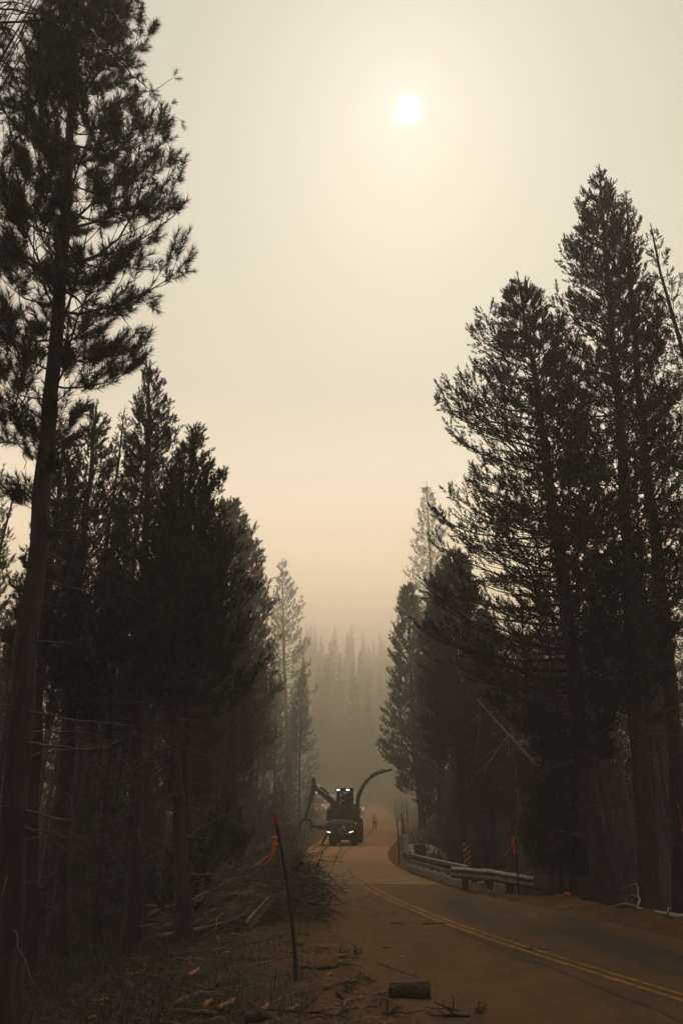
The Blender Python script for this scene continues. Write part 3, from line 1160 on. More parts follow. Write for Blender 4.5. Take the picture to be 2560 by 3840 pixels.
pixel_tree('pine_tree', 'thick-trunked pine standing in green undergrowth, second from the camera pine', 18.2,
           [(130, 2190), (140, 1900), (170, 1400), (210, 1100), (225, 935)],
           [(1700, 60, 60), (1500, 110, 110), (1300, 100, 90), (1150, 75, 70), (1030, 40, 40), (935, 8, 8)],
           seed=41, r0=.25, r1=.02, nl=110, elev=(0, 60), twigs=9, shoot=(T_MID, 1.05, 3), upturn=.3, droop=.12, dead=40, dead_t=(.1, .45), dead_len=2.0)
pixel_tree('pine_tree', 'straight pine trunk next to the camera pine with bare lower stem', 15.8,
           [(70, 2240), (78, 1900), (100, 1500), (128, 1200), (140, 1026)],
           [(1600, 80, 80), (1450, 80, 75), (1300, 60, 60), (1150, 40, 40), (1026, 8, 8)],
           seed=43, r0=.17, r1=.02, nl=85, elev=(0, 60), twigs=8, shoot=(T_MID, 1.2, 4), upturn=.35, droop=.1, dead=36, dead_t=(.1, .5), dead_len=1.7)
pixel_tree('pine_tree', 'thin young pine stem with a stub between two thicker trunks', 18.4,
           [(228, 2170), (238, 1900), (255, 1600), (268, 1350), (275, 1180)],
           [(1750, 60, 60), (1500, 80, 80), (1350, 50, 50), (1180, 6, 6)],
           seed=47, r0=.10, r1=.015, nl=65, elev=(-5, 55), twigs=7, shoot=(T_MID, 1.1, 3), upturn=.3, droop=.15, dead=30, dead_t=(.1, .5), dead_len=1.6)
pixel_tree('pine_tree', 'twin pine stem just behind the pine beside the brush pile', 18.5,
           [(424, 2060), (428, 1700), (432, 1480), (455, 1250), (470, 1110)],
           [(1560, 70, 90), (1400, 80, 110), (1250, 60, 70), (1110, 6, 6)],
           seed=53, r0=.13, r1=.015, nl=80, elev=(0, 60), twigs=8, shoot=(T_MID, 1.05, 3), upturn=.35, droop=.1, dead=26, dead_t=(.1, .45), dead_len=1.6)
# --- middle distance, each with its own outline
pixel_tree('pine_tree', 'smoke-greyed pine with spiky edge standing behind the dark verge pines', 50,
           [(535, 2000), (530, 1700), (532, 1400), (530, 1148)],
           [(1750, 60, 95), (1600, 80, 105), (1450, 80, 95), (1300, 60, 68), (1220, 36, 40), (1148, 6, 6)],
           seed=61, r0=.25, r1=.02, nl=130, elev=(-4, 52), twigs=9, shoot=(T_MID, 2.3, 4), upturn=.34, droop=.1, dead=30, dead_t=(.08, .3))
pixel_tree('pine_tree', 'hazy pine with lumpy outline at the road bend, verge side', 86,
           [(585, 1960), (575, 1700), (568, 1400), (560, 1215)],
           [(1780, 40, 56), (1620, 60, 68), (1500, 60, 66), (1380, 46, 52), (1290, 26, 34), (1215, 5, 5)],
           seed=67, r0=.3, r1=.03, nl=125, elev=(-6, 50), twigs=9, shoot=(T_FAR, 2.4, 4), upturn=.34, droop=.1)
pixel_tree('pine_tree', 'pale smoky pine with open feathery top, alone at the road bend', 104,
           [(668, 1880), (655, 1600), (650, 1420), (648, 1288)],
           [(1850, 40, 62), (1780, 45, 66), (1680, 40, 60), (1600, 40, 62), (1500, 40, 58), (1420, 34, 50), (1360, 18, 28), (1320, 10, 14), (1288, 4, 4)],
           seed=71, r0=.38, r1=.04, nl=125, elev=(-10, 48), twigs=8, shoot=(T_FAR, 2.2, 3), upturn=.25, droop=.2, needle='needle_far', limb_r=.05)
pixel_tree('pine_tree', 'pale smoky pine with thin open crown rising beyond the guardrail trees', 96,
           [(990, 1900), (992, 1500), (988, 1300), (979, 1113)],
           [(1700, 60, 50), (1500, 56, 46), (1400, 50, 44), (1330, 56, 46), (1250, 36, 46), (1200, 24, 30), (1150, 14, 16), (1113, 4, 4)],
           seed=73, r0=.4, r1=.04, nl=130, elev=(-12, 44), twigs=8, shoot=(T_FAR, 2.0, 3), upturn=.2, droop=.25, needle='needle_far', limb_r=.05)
pixel_tree('pine_tree', 'dense smoky pine past the guardrail with ragged edge over the road', 80,
           [(968, 1880), (950, 1700), (940, 1500), (937, 1346)],
           [(1830, 50, 40), (1770, 80, 60), (1710, 74, 60), (1620, 52, 54), (1500, 42, 44), (1420, 30, 36), (1346, 6, 6)],
           seed=79, r0=.34, r1=.03, nl=140, elev=(-8, 50), twigs=9, shoot=(T_FAR, 2.3, 4), upturn=.3, droop=.12, limb_r=.045)
pixel_tree('pine_tree', 'grey-green pine filling the gap beyond the broad leaning pine', 42,
           [(1060, 1930), (1050, 1600), (1045, 1420), (1040, 1270)],
           [(1750, 80, 80), (1600, 84, 84), (1450, 66, 70), (1350, 40, 44), (1270, 6, 6)],
           seed=83, r0=.26, r1=.02, nl=130, elev=(-8, 50), twigs=9, shoot=(T_MID, 2.2, 4), upturn=.3, droop=.12)
pixel_tree('pine_tree', 'smoke-dimmed pine joining the ragged roadside pine to the broad one', 66,
           [(1010, 1930), (1008, 1650), (1004, 1450), (1000, 1330)],
           [(1880, 50, 60), (1760, 60, 66), (1600, 56, 60), (1480, 40, 44), (1400, 24, 26), (1330, 5, 5)],
           seed=97, r0=.25, r1=.02, nl=130, elev=(-8, 50), twigs=9, shoot=(T_FAR, 2.0, 4), upturn=.25, droop=.15)
pixel_tree('pine_tree', 'grey pine low behind the boughs of the broad leaning pine', 40,
           [(1130, 1950), (1125, 1700), (1120, 1540), (1118, 1420)],
           [(1880, 70, 70), (1740, 76, 76), (1600, 56, 60), (1500, 34, 36), (1420, 5, 5)],
           seed=98, r0=.22, r1=.02, nl=120, elev=(-8, 50), twigs=9, shoot=(T_MID, 2.0, 4), upturn=.25, droop=.15)
pixel_tree('young_fir', 'young dark fir bushy to the ground beside the broad leaning pine', 23,
           [(1285, 2010), (1290, 1850), (1292, 1700)],
           [(2000, 85, 75), (1930, 80, 72), (1850, 60, 55), (1770, 32, 30), (1700, 5, 5)],
           seed=89, r0=.09, r1=.012, nl=95, elev=(-6, 55), twigs=8, shoot=(T_MID, 1.2, 4), upturn=.25, droop=.15, needle='needle_hemlock')

# --- the tree outside the frame whose boughs hang in from above


def overhang():
    Y = 7.5
    base = np.array((-6.4, 6.6, gzf(-6.4, 6.6)))
    t = empty('pine_tree', tuple(base), 'old pine whose crooked boughs hang in at the top corner of the frame', 'tree')
    top = at2(-330, 40, Y)
    b = MB()
    tr = np.array([base, base + (.15, .1, 4), base + (.1, .3, 9), base + (.25, .4, 15)]) - base
    b.tube(tr, [.26, .21, .17, .08], 14, jit=.05)
    link('trunk', b.mesh('overhang_trunk', M['bark'], True), t)
    paths = [
        ([(-330, 150), (-60, 60), (110, 45), (215, 95), (262, 120), (300, 170), (330, 195), (352, 215), (385, 262)], 7.4, .028, 26),
        ([(-330, 100), (-40, 10), (80, 30), (150, 15), (230, 40), (272, 55)], 7.2, .026, 24),
        ([(-330, 80), (-60, -60), (90, -50), (200, -40), (300, -15), (318, 5)], 7.0, .026, 16),
        ([(-330, 220), (-60, 120), (20, 150), (48, 210), (66, 300), (85, 360), (95, 430), (100, 520)], 7.6, .024, 10),
        ([(-330, 300), (-50, 200), (5, 240), (30, 330), (40, 420), (60, 470), (110, 540)], 7.8, .022, 8),
        ([(-330, 420), (-30, 360), (10, 400), (26, 440), (18, 500), (6, 560), (5, 640)], 7.0, .026, 3),
        ([(-330, 520), (-20, 640), (20, 730), (40, 800), (55, 900), (52, 1000), (60, 1080)], 7.2, .024, 3),
        ([(-330, 560), (-30, 500), (15, 560), (40, 640), (62, 760), (70, 860)], 7.9, .02, 6),
        ([(-330, 60), (-50, 40), (40, 80), (90, 130), (100, 220), (92, 300)], 7.7, .022, 18),
        ([(-330, 30), (-60, 0), (60, 10), (130, 60), (140, 140), (150, 220)], 7.9, .02, 20),
    ]
    rng = np.random.default_rng(77)
    for q in range(16):
        x0, y0 = rng.uniform(-40, 190), rng.uniform(-60, 60)
        pts = [(-330, rng.uniform(0, 200)), (x0 - 60, y0 - 20), (x0, y0)]
        for w in range(5):
            pts.append((pts[-1][0] + rng.uniform(-18, 26), pts[-1][1] + rng.uniform(15, 75)))
        paths.append((pts, rng.uniform(7.0, 8.0), .013, int(rng.uniform(8, 24))))
    SP, SD = [], []
    for px, YY, r, ns in paths:
        P = np.array([at2(x, y, YY + rng.uniform(-.15, .15)) for x, y in px]) - base
        P[0] = tr[2] * .9 + np.array((0, 0, rng.uniform(-2, 3)))
        # refine with wiggle
        s = np.linspace(0, len(P) - 1, 30)
        Q = np.stack([np.interp(s, np.arange(len(P)), P[:, k]) for k in range(3)], 1)
        Q[3:] += rng.normal(0, .022, Q[3:].shape)
        lb = MB()
        lb.tube(Q, r * .8 * (1 - .8 * np.linspace(0, 1, 30)), 7)
        tw = []
        for j in range(26):
            i = rng.integers(9, 30)
            d = rng.normal(0, .6, 3) + np.array((.25, 0, -.35))
            L = rng.uniform(.1, .3)
            pp = [Q[i] + d * L * f + np.array((0, 0, -.18 * L * f * f)) + rng.normal(0, .012, 3) * (f > 0) for f in (0, .35, .7, 1)]
            lb.tube(pp, [.006, .005, .004, .003], 4)
            tw.append((pp[-1], pp[-1] - pp[-2]))
        link('limb', lb.mesh('overhang_limb', M['bark'], True), t)
        sel = rng.permutation(len(tw))[:ns]
        for i in sel:
            p, d = tw[i]
            for q in range(2):
                SP.append(p)
                SD.append(d / (np.linalg.norm(d) + 1e-9) + rng.normal(0, .5, 3))
        if ns > 9:
            for i in range(14, 30, 1):
                if rng.uniform() < ns / 32:
                    SP.append(Q[i])
                    SD.append(rng.normal(0, .6, 3) + np.array((.3, 0, .2)))
    tm = [shoot_template(70, .12, .075, .004, rng, 55) for _ in range(4)]
    V = instance_shoots(tm, np.array(SP), np.array(SD), rng.uniform(.75, 1.25, len(SP)), rng)
    tag(link('crown', np_mesh('overhang_crown', V, tris=np.arange(len(V)).reshape(-1, 3), mat=M['needle']), t), kind='stuff')


overhang()

# --- forest: a few kinds, copied
def straight(H, rng):
    z = np.linspace(0, H, 20)
    return np.stack([.15 * np.sin(z * .2 + rng.uniform(0, 6)), .15 * np.sin(z * .23 + rng.uniform(0, 6)), z], 1)


def cone(rb, t0, p=.8, low=.6):
    def f(t, az):
        u = (t - t0) / (1 - t0)
        return max(.1, rb * ((1 - u) ** p) * (low + (1 - low) * min(1, u * 5)))
    return f


KINDS = []
_rf = np.random.default_rng(101)
for i, (H, rb, t0, nl, dead) in enumerate([(19, 1.7, .34, 95, 40), (22, 2.0, .40, 105, 36), (16, 1.5, .22, 90, 46), (20, 1.8, .28, 100, 30)]):
    res = gen_tree(200 + i, straight(H, _rf), .17 + .01 * i, .02, t0, .985, cone(rb, t0), nl, (-4, 60), 8, (T_FAR, 1.0, 3), upturn=.3, droop=.12, dead=dead, dead_t=(.06, t0 + .05), dead_len=1.9)
    KINDS.append(tree_meshes(res, 'forest_pine_%d' % i))
YOUNG = []
for i, (H, rb) in enumerate([(7.5, 1.5), (5.2, 1.25), (9.5, 1.6)]):
    res = gen_tree(400 + i, straight(H, _rf), .08, .012, .04, .98, cone(rb, .04, .8, .9), 80, (-12, 50), 8, (T_FAR, .9, 3), upturn=.22, droop=.18, limb_r=.025, t_sides=7)
    YOUNG.append(tree_meshes(res, 'young_fir_%d' % i, needle='needle_hemlock'))
FIRS = []
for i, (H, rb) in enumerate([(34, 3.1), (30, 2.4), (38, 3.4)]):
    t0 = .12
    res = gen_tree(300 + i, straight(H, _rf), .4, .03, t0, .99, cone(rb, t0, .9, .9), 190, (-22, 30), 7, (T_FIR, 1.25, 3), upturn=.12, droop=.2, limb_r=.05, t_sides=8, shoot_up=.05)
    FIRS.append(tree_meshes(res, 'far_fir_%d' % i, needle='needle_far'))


def forest():
    rng = np.random.default_rng(55)
    n = 0
    spots = []

    def ok(x, y, dmin):
        return all((x - a) ** 2 + (y - b) ** 2 > dmin ** 2 for a, b in spots)
    # walls along the road on both sides, then the wood behind them
    def sow(count, xa, xb, ya, yb, dmin, label, group, smin=.8, smax=1.15, off=2.6):
        nonlocal n
        tries = 0
        c = 0
        while c < count and tries < 4000:
            tries += 1
            x, y = rng.uniform(xa, xb), rng.uniform(ya, yb)
            ul, ur = float(xl(y)) - x, x - float(xr(y))
            if max(ul, ur) < off or not ok(x, y, dmin):
                continue
            spots.append((x, y))
            k = KINDS[rng.integers(0, len(KINDS))]
            s = rng.uniform(smin, smax)
            place_tree('pine_tree', k, (x, y, gzf(x, y) - .1), label, group, rng.uniform(0, 6.28), (s, s, s * rng.uniform(.92, 1.08)))
            c += 1
    sow(24, -14, -4.5, 21, 45, 1.7, 'pine of the dim stand behind the verge pines, lost among its neighbours', 'pines in the stand behind the verge', off=3.4, smin=.75, smax=1.0)
    sow(20, -16, -4, 45, 110, 2.4, 'smoke-veiled pine of the row along the verge beyond the brush pile', 'smoky pines along the verge beyond the brush pile', off=3.0, smin=.75, smax=1.05)
    sow(46, -50, -9, 16, 85, 2.2, 'pine deep in the dark wood behind the verge', 'pines deep in the verge wood', smin=.75, smax=1.1)
    sow(22, 6, 19, 27, 52, 1.8, 'pine of the dim stand behind the guardrail', 'pines in the stand behind the guardrail', off=4.2, smin=.65, smax=.9)
    sow(18, 10, 24, 55, 115, 2.4, 'smoke-veiled pine of the row along the far bank', 'smoky pines along the far bank', off=3.5, smin=.75, smax=1.0)
    sow(46, 12, 54, 16, 85, 2.2, 'pine deep in the dark wood behind the guardrail', 'pines deep in the guardrail wood', off=5.5, smin=.75, smax=1.1)
    sow(16, -26, -4, -18, 8, 2.6, 'pine of the roadside wood beside the camera, added to shade the verge', 'pines beside the camera on the verge side', off=4.5, smin=.8, smax=1.1)  # this and the next two stands are added to darken the near ground
    sow(16, 10, 34, -18, 12, 2.6, 'pine of the wood across the road beside the camera, added for shade', 'pines beside the camera across the road', off=4.0, smin=.8, smax=1.1)
    sow(12, -5, 12, -45, -22, 3.0, 'unseen pine behind the camera, added to shade the foreground', 'pines behind the camera', off=-99, smin=.8, smax=1.1)  # out-of-view trees added across the road line to block sky light

    def sow_young(count, xa, xb, ya, yb, label, group, off):
        c = tries = 0
        while c < count and tries < 3000:
            tries += 1
            x, y = rng.uniform(xa, xb), rng.uniform(ya, yb)
            if max(float(xl(y)) - x, x - float(xr(y))) < off or not ok(x, y, 1.1):
                continue
            spots.append((x, y))
            s = rng.uniform(.6, 1.1)
            place_tree('young_fir', YOUNG[rng.integers(0, 3)], (x, y, gzf(x, y) - .1), label, group, rng.uniform(0, 6.28), s)
            c += 1
    sow_young(44, -30, -5, 21, 60, 'young fir of the dark thicket under the verge pines', 'young firs under the verge pines', 3.5)
    sow_young(14, -16, -3.5, 60, 115, 'young fir in the smoke along the verge beyond the chipper', 'young firs along the far verge', 2.6)
    sow_young(60, 7, 30, 27, 62, 'young fir of the dark thicket behind the guardrail', 'young firs behind the guardrail', 4.5)
    sow_young(26, 8, 20, 58, 112, 'young fir in the smoke on the far bank', 'young firs on the far bank', 4.0)
    # hillside firs that close the view
    ORD = 'first second third fourth fifth sixth seventh eighth ninth tenth eleventh twelfth thirteenth fourteenth fifteenth sixteenth seventeenth eighteenth nineteenth twentieth twenty-first twenty-second twenty-third twenty-fourth'.split()

    def fir(px, py, Y, k, i=0):
        p = at2(px, py, Y)
        z = gzf(p[0], Y)
        H = (34, 30, 38)[k]
        s = (p[2] - z) / H
        place_tree('fir_tree', FIRS[k], (p[0], Y, z - .2), 'spire-shaped smoky fir on the far hillside, %s tip from the verge side' % ORD[i], 'smoky firs on the far hillside', rng.uniform(0, 6.28), (min(1.25, .25 + .72 * s), min(1.25, .25 + .72 * s), s))
    for i, (px, py, Y, k) in enumerate(sorted([(704, 1440, 175, 1), (714, 1434, 185, 0), (724, 1440, 178, 1), (738, 1462, 165, 2), (768, 1436, 180, 0), (758, 1475, 150, 1), (805, 1434, 178, 2), (796, 1452, 172, 1),
                         (832, 1455, 182, 0), (846, 1485, 160, 1), (828, 1490, 152, 2), (872, 1455, 186, 0), (858, 1470, 190, 1), (885, 1468, 180, 1), (895, 1475, 175, 0), (748, 1500, 140, 2),
                         (780, 1500, 145, 1), (812, 1520, 138, 0), (870, 1530, 146, 1), (690, 1450, 170, 0), (905, 1450, 180, 2), (730, 1530, 142, 1), (895, 1540, 140, 2), (845, 1560, 134, 1)])):
        fir(px, py, Y, k, i)
    for c in range(60):
        Y = rng.uniform(150, 230)
        x = rng.uniform(-75, 75)
        k = int(rng.integers(0, 3))
        z = gzf(x, Y)
        s = rng.uniform(.65, .85)
        if abs(x) < 26:
            s *= .75
        place_tree('fir_tree', FIRS[k], (x, Y, z - .2), 'fir of the far smoky hillside wood merging with its neighbours', 'firs of the far hillside wood', rng.uniform(0, 6.28), s)


forest()
# ------------------------------------------------------------------ guardrail along the bridge
def rail_profile_w(h=.31, d=.08):
    """W-beam cross-section (offset towards the road, height)"""
    out = []
    for k in range(13):
        u = k / 12
        out.append((d * (.5 - .5 * math.cos(4 * math.pi * u)) * (1 if u not in (0, 1) else .3), -h / 2 + h * u))
    return out


def sweep(b, pts, prof, mi=0, thick=.006):
    """profile (out, up) swept along pts; 'out' points to the road (-x side)"""
    P = np.array(pts, float)
    T = np.gradient(P, axis=0)
    T[:, 2] = 0
    T /= np.linalg.norm(T, axis=1)[:, None]
    N = np.stack([-T[:, 1], T[:, 0], 0 * T[:, 0]], 1)
    N[N[:, 0] > 0] *= -1
    n = len(prof)
    V = []
    for p, q in zip(P, N):
        for o, u in prof:
            V.append(p + q * (o + thick) + np.array((0, 0, u)))
        for o, u in prof[::-1]:
            V.append(p + q * o + np.array((0, 0, u)))
    m = 2 * n
    Fc = []
    for i in range(len(P) - 1):
        for j in range(m):
            k = (j + 1) % m
            Fc.append((i * m + j, i * m + k, (i + 1) * m + k, (i + 1) * m + j))
    Fc.append(tuple(range(m)))
    Fc.append(tuple((len(P) - 1) * m + j for j in range(m))[::-1])
    b.add(V, Fc, mi)


def guardrail():
    base = np.array((3.45, 24.3, 0.0))
    t = empty('guardrail', tuple(base), 'weathered steel guardrail with flared near end beside the bridge', 'guardrail')
    near = [(3.50, 24.5, .62), (3.85, 24.05, .63), (4.2, 23.65, .615), (4.45, 23.35, .63), (4.75, 23.0, .60), (5.1, 22.55, .555), (5.5, 22.05, .52)]
    s = np.linspace(0, len(near) - 1, 25)
    pts = np.stack([np.interp(s, range(len(near)), [p[k] for p in near]) for k in range(3)], 1) - base
    pts[:, 2] -= .155
    pts[:, 2] += RNG.normal(0, .004, 25)
    b = MB()
    sweep(b, pts, rail_profile_w(.32, .085))
    b.build('beam', M['galv'], t, smooth=True)
    # bolts on the beam
    for i in (3, 8, 13, 18, 22):
        p = pts[i]
        q = MB()
        q.cyl(p + np.array((-.09, -.06, 0)), p + np.array((-.11, -.075, 0)), .018, 8)
        q.build('bolt', M['machine_dark'], t)
    # flared terminal
    p = pts[-1]
    q = MB()
    d = (pts[-1] - pts[-2])
    d /= np.linalg.norm(d)
    arc = [p + d * .0, p + d * .12 + np.array((.03, .0, 0)), p + d * .25 + np.array((.10, .03, 0)), p + d * .32 + np.array((.22, .10, 0))]
    sweep(q, arc, [(0, -.20), (.02, -.15), (.02, .15), (0, .18)])
    q.box(p + d * .22 + np.array((.12, .06, 0)), (.30, .22, .36), Matrix.Rotation(-.8, 3, 'Z'))
    q.build('end_piece', mat('end_terminal_steel', (.075, .075, .07), .6, (.055, .05, .045), 6, metallic=.4), t)
    # the older bridge rail: two slim rails
    ys = np.linspace(24.3, 32.2, 20)
    for zc_, h in ((.60, .13), (.36, .15)):
        q = MB()
        pr = [(.0, -h / 2), (.05, -h / 2 + .02), (.05, h / 2 - .02), (0, h / 2)]
        sweep(q, [np.array((float(xr(y)) + .12, y, zc_)) - base for y in ys], pr, thick=.03)
        q.build('rail', M['galv'], t)
    # curled far end
    for zc_, h in ((.60, .26), (.36, .26)):
        q = MB()
        x0 = float(xr(32.2)) + .12
        a = [np.array((x0 - .1 * math.sin(k), 32.2 + .16 * (1 - math.cos(k)) - .04, zc_)) - base for k in np.linspace(0, 2.6, 8)]
        V = []
        for p in a:
            V += [p + (0, 0, -h / 2), p + (0, 0, h / 2)]
        Fc = [(2 * i, 2 * i + 1, 2 * i + 3, 2 * i + 2) for i in range(len(a) - 1)]
        q.add(V, Fc)
        o = q.build('curled_end', M['galv'], t)
        so = o.modifiers.new('solid', 'SOLIDIFY')
        so.thickness = .012
    # posts
    for y in (24.9, 26.0, 27.1, 28.2, 29.3, 30.4, 31.5, 32.2):
        x = float(xr(y)) + .26
        q = MB()
        q.box((x - base[0], y - base[1], .38), (.11, .13, .62))
        q.box((x - base[0] - .07, y - base[1], .19), (.20, .16, .05))
        q.build('post', M['timber'] if y > 32 else M['machine_dark'], t)
    for (x, y, h) in ((3.85, 24.3, .62), (4.1, 24.0, .60), (4.95, 23.05, .5), (5.0, 22.95, .48), (5.85, 22.05, .42)):
        g = gzf(x, y) - .3
        q = MB()
        q.box((x - base[0] + .02, y - base[1] + .05, (h + g) / 2), (.17, .17, h - g))
        q.build('post', M['timber'], t, bevel=.01)
    # pipe running behind the posts
    q = MB()
    q.tube([np.array((float(xr(y)) + .48, y, .27)) - base for y in np.linspace(24.2, 31.6, 10)], .035, 8)
    q.build('pipe', M['pvc'], t, smooth=True)


guardrail()

# leaning white pipe end under the beam
b = MB()
b.tube([(0, 0, -.35), (.03, 0, .1), (-.03, .02, .5)], .042, 10)
o = b.build('pipe_stub', M['pvc'], smooth=True)
o.location = (4.42, 24.35, -.1)
tag(o, 'short white pipe standing crooked under the guardrail beam', 'pipe')

# ------------------------------------------------------------------ object markers
def marker(name, loc, label, front=True, zb=.16, h=.90, w=.30, rz=.08):
    x, y = loc
    g = gzf(x, y)
    t = empty(name, (x, y, g), label, 'sign', rz=rz)
    z0, z1 = zb - g, zb + h - g
    b = MB()
    r = .03
    out = [(-w / 2 + r, z0), (w / 2 - r, z0), (w / 2, z0 + r), (w / 2, z1 - r), (w / 2 - r, z1), (-w / 2 + r, z1), (-w / 2, z1 - r), (-w / 2, z0 + r)]
    b.prism(out, 0, .012)
    b.build('panel', M['sign_orange'] if front else M['alu'], t)
    if front:
        # diagonal black stripes clipped to the panel
        s, bw = .21, .085
        k = -3
        for k in range(-3, 6):
            c = z0 + .02 + k * s

            def clip(pts, f):
                o_ = []
                for i in range(len(pts)):
                    p, q = pts[i], pts[(i + 1) % len(pts)]
                    fp, fq = f(p), f(q)
                    if fp >= 0:
                        o_.append(p)
                    if fp * fq < 0:
                        u = fp / (fp - fq)
                        o_.append((p[0] + (q[0] - p[0]) * u, p[1] + (q[1] - p[1]) * u))
                return o_
            m = .008
            P = [(-w / 2 + m, c), (w / 2 - m, c + w * .72), (w / 2 - m, c + w * .72 + bw * 1.15), (-w / 2 + m, c + bw * 1.15)]
            P = clip(P, lambda p: p[1] - z0 - m)
            if len(P) > 2:
                P = clip(P, lambda p: z1 - m - p[1])
            if len(P) > 2:
                q = MB()
                q.prism(P, -.004, -.001)
                q.build('stripe', M['sign_black'], t)
        q = MB()
        q.box((-w * .22, -.006, z0 + h * .70), (.10, .003, .05), Matrix.Rotation(-.6, 3, 'Y'))
        q.build('sticker', M['sign_white'], t)
    q = MB()
    q.box((0, .045, (z1 - .15) / 2 - .1), (.07, .05, z1 - .05))
    q.build('post', M['galv'] if front else M['machine_dark'], t)
    return t


marker('marker_sign', (5.25, 32.0), 'orange marker sign with black diagonal stripes standing behind the guardrail')
marker('marker_sign', (3.42, 40.5), 'bare grey back of a marker sign at the far end of the bridge', front=False, zb=.33, h=.9, w=.32, rz=0.0)

# rust-brown box behind the far rail end
b = MB()
b.box((0, 0, .38), (.50, .45, .76), taper=(.94, .94))
b.box((0, 0, .78), (.52, .47, .05))
o = b.build('utility_box', M['rust'], bevel=.015)
o.location = (3.65, 35.5, gzf(3.65, 35.5) + .1)
tag(o, 'rust-brown utility box just beyond the curled rail end', 'utility box')

# ------------------------------------------------------------------ snow stakes and flagging
def stake(loc, top, label, r=.02, bend=0.0, tape=None, group=None):
    x, y = loc
    g = gzf(x, y)
    base = np.array((x, y, g))
    top = np.array(top) - base
    t = empty('snow_stake', tuple(base), label, 'stake', group)
    P = [top * s + np.array((bend * math.sin(math.pi * s), 0, 0)) + np.array((0, 0, -.15 * (s == 0))) for s in np.linspace(0, 1, 12)]
    b = MB()
    b.tube(P, np.linspace(r * 1.25, r, 12), 8)
    b.build('pole', M['plastic_black'], t, smooth=True)
    if tape:
        q = MB()
        s0, s1 = tape
        PP = [top * s + np.array((bend * math.sin(math.pi * s), 0, 0)) for s in np.linspace(s0, s1, 4)]
        q.tube(PP, r * 1.22, 8)
        q.build('tape_band', M['red_tape'], t, smooth=True)
    return t


def ribbon(name, pts, w, m, label, twist=2.2, ph=0.0, group=None, knot=None):
    P = np.array(pts, float)
    base = P[0].copy()
    s = np.linspace(0, len(P) - 1, 22)
    Q = np.stack([np.interp(s, np.arange(len(P)), P[:, k]) for k in range(3)], 1)
    k3 = np.ones(5) / 5
    for a in range(3):
        Q[2:-2, a] = np.convolve(Q[:, a], k3, 'valid')
    V = []
    for i, q in enumerate(Q):
        u = i / 21
        a = ph + twist * u + .5 * math.sin(u * 5)
        ww = w * (.35 + .65 * min(1, u * 4))
        d = np.array((math.cos(a), .8 * math.sin(a), .35 * math.cos(a + .8))) * ww / 2
        V += [q - d - base, q + d - base]
    b = MB()
    b.add(V, [(2 * i, 2 * i + 1, 2 * i + 3, 2 * i + 2) for i in range(21)])
    if knot:
        b.tube([np.array((knot * math.cos(a), knot * math.sin(a), .006 * math.sin(3 * a))) + np.array((0, 0, .01)) for a in np.linspace(0, 2 * math.pi, 12)], .008, 5)
    o = b.build(name, m)
    o.location = base
    so = o.modifiers.new('solid', 'SOLIDIFY')
    so.thickness = .0015
    return tag(o, label, 'ribbon', group)


S1 = at(1112, 3683, 11.28)
T1 = at(1028, 3050, 11.1)
stake((S1[0], S1[1]), T1, 'black snow stake with red-taped top beside the brush pile', .022, .055, (.90, .995))
YR = 11.2 - .05
ribbon('flagging_ribbon', [at(1030, 3142, YR), at(1026, 3165, YR), at(1018, 3195, YR - .02), at(1000, 3215, YR - .05), at(982, 3232, YR - .05), at(970, 3243, YR - .04)], .032, M['ribbon_pink'],
       'pink-orange ribbon tied highest on the stake by the brush pile, thin tail', 3.0, .2, knot=.03)
ribbon('flagging_ribbon', [at(1032, 3168, YR), at(1027, 3190, YR), at(1019, 3212, YR - .02), at(1008, 3230, YR - .05), at(992, 3238, YR - .05), at(978, 3242, YR - .04)], .05, M['ribbon'],
       'wide bright orange ribbon tied lower on the stake by the brush pile', 1.5, .4, knot=.03)
SR = at(1943, 3361, 22.3)
stake((SR[0], 22.3), at(1920, 3102, 22.3), 'thin black snow stake standing in front of the guardrail beam', .022, .03)
ribbon('flagging_ribbon', [at(1923, 3143, 22.2), at(1921, 3165, 22.2), at(1913, 3182, 22.15), at(1902, 3195, 22.12), at(1890, 3209, 22.1)], .065, M['ribbon'],
       'orange ribbon tail blowing sideways from the guardrail stake', 1.4, .3, knot=.035)
ribbon('flagging_ribbon', [at(1924, 3146, 22.24), at(1926, 3165, 22.2), at(1927, 3185, 22.2), at(1928, 3205, 22.2)], .05, M['ribbon_pink'],
       'orange ribbon tail hanging straight down the guardrail stake', 1.0, .1, knot=.03)
SF = at(1497, 3240, 36.7)
stake((SF[0], 36.7), at(1487, 3071, 36.7), 'black snow stake at the curled far end of the guardrail', .024, .02)
ribbon('flagging_ribbon', [at(1489, 3115, 36.6), at(1484, 3124, 36.6), at(1478, 3133, 36.55), at(1474, 3142, 36.5)], .05, M['ribbon_pink'],
       'faint red ribbon hanging from the stake at the far rail end', 1.2, .2)
stake((at(1512, 3145, 42)[0], 42.0), at(1504, 3052, 42), 'tall dark stake above the grey sign back', .03, .02)
stake((at(1517, 3145, 43)[0] + .03, 43.0), at(1512, 3068, 43), 'stake with dull red upper half above the grey sign back', .028, 0, (.55, .99))
for px0, py0, px1, py1, Y, lab in [(1485, 3035, 1480, 2990, 104, 'far thin stake in front of the tall boulder'), (1512, 3042, 1508, 3001, 98, 'thin stake against the tall boulder face'),
                                   (1529, 3068, 1523, 3012, 84, 'thin stake on the bank below the tall boulder'), (1454, 3032, 1453, 3013, 122, 'farthest tiny stake at the road bend')]:
    stake((at(px0, py0, Y)[0], Y), at(px1, py1, Y), lab, .03)
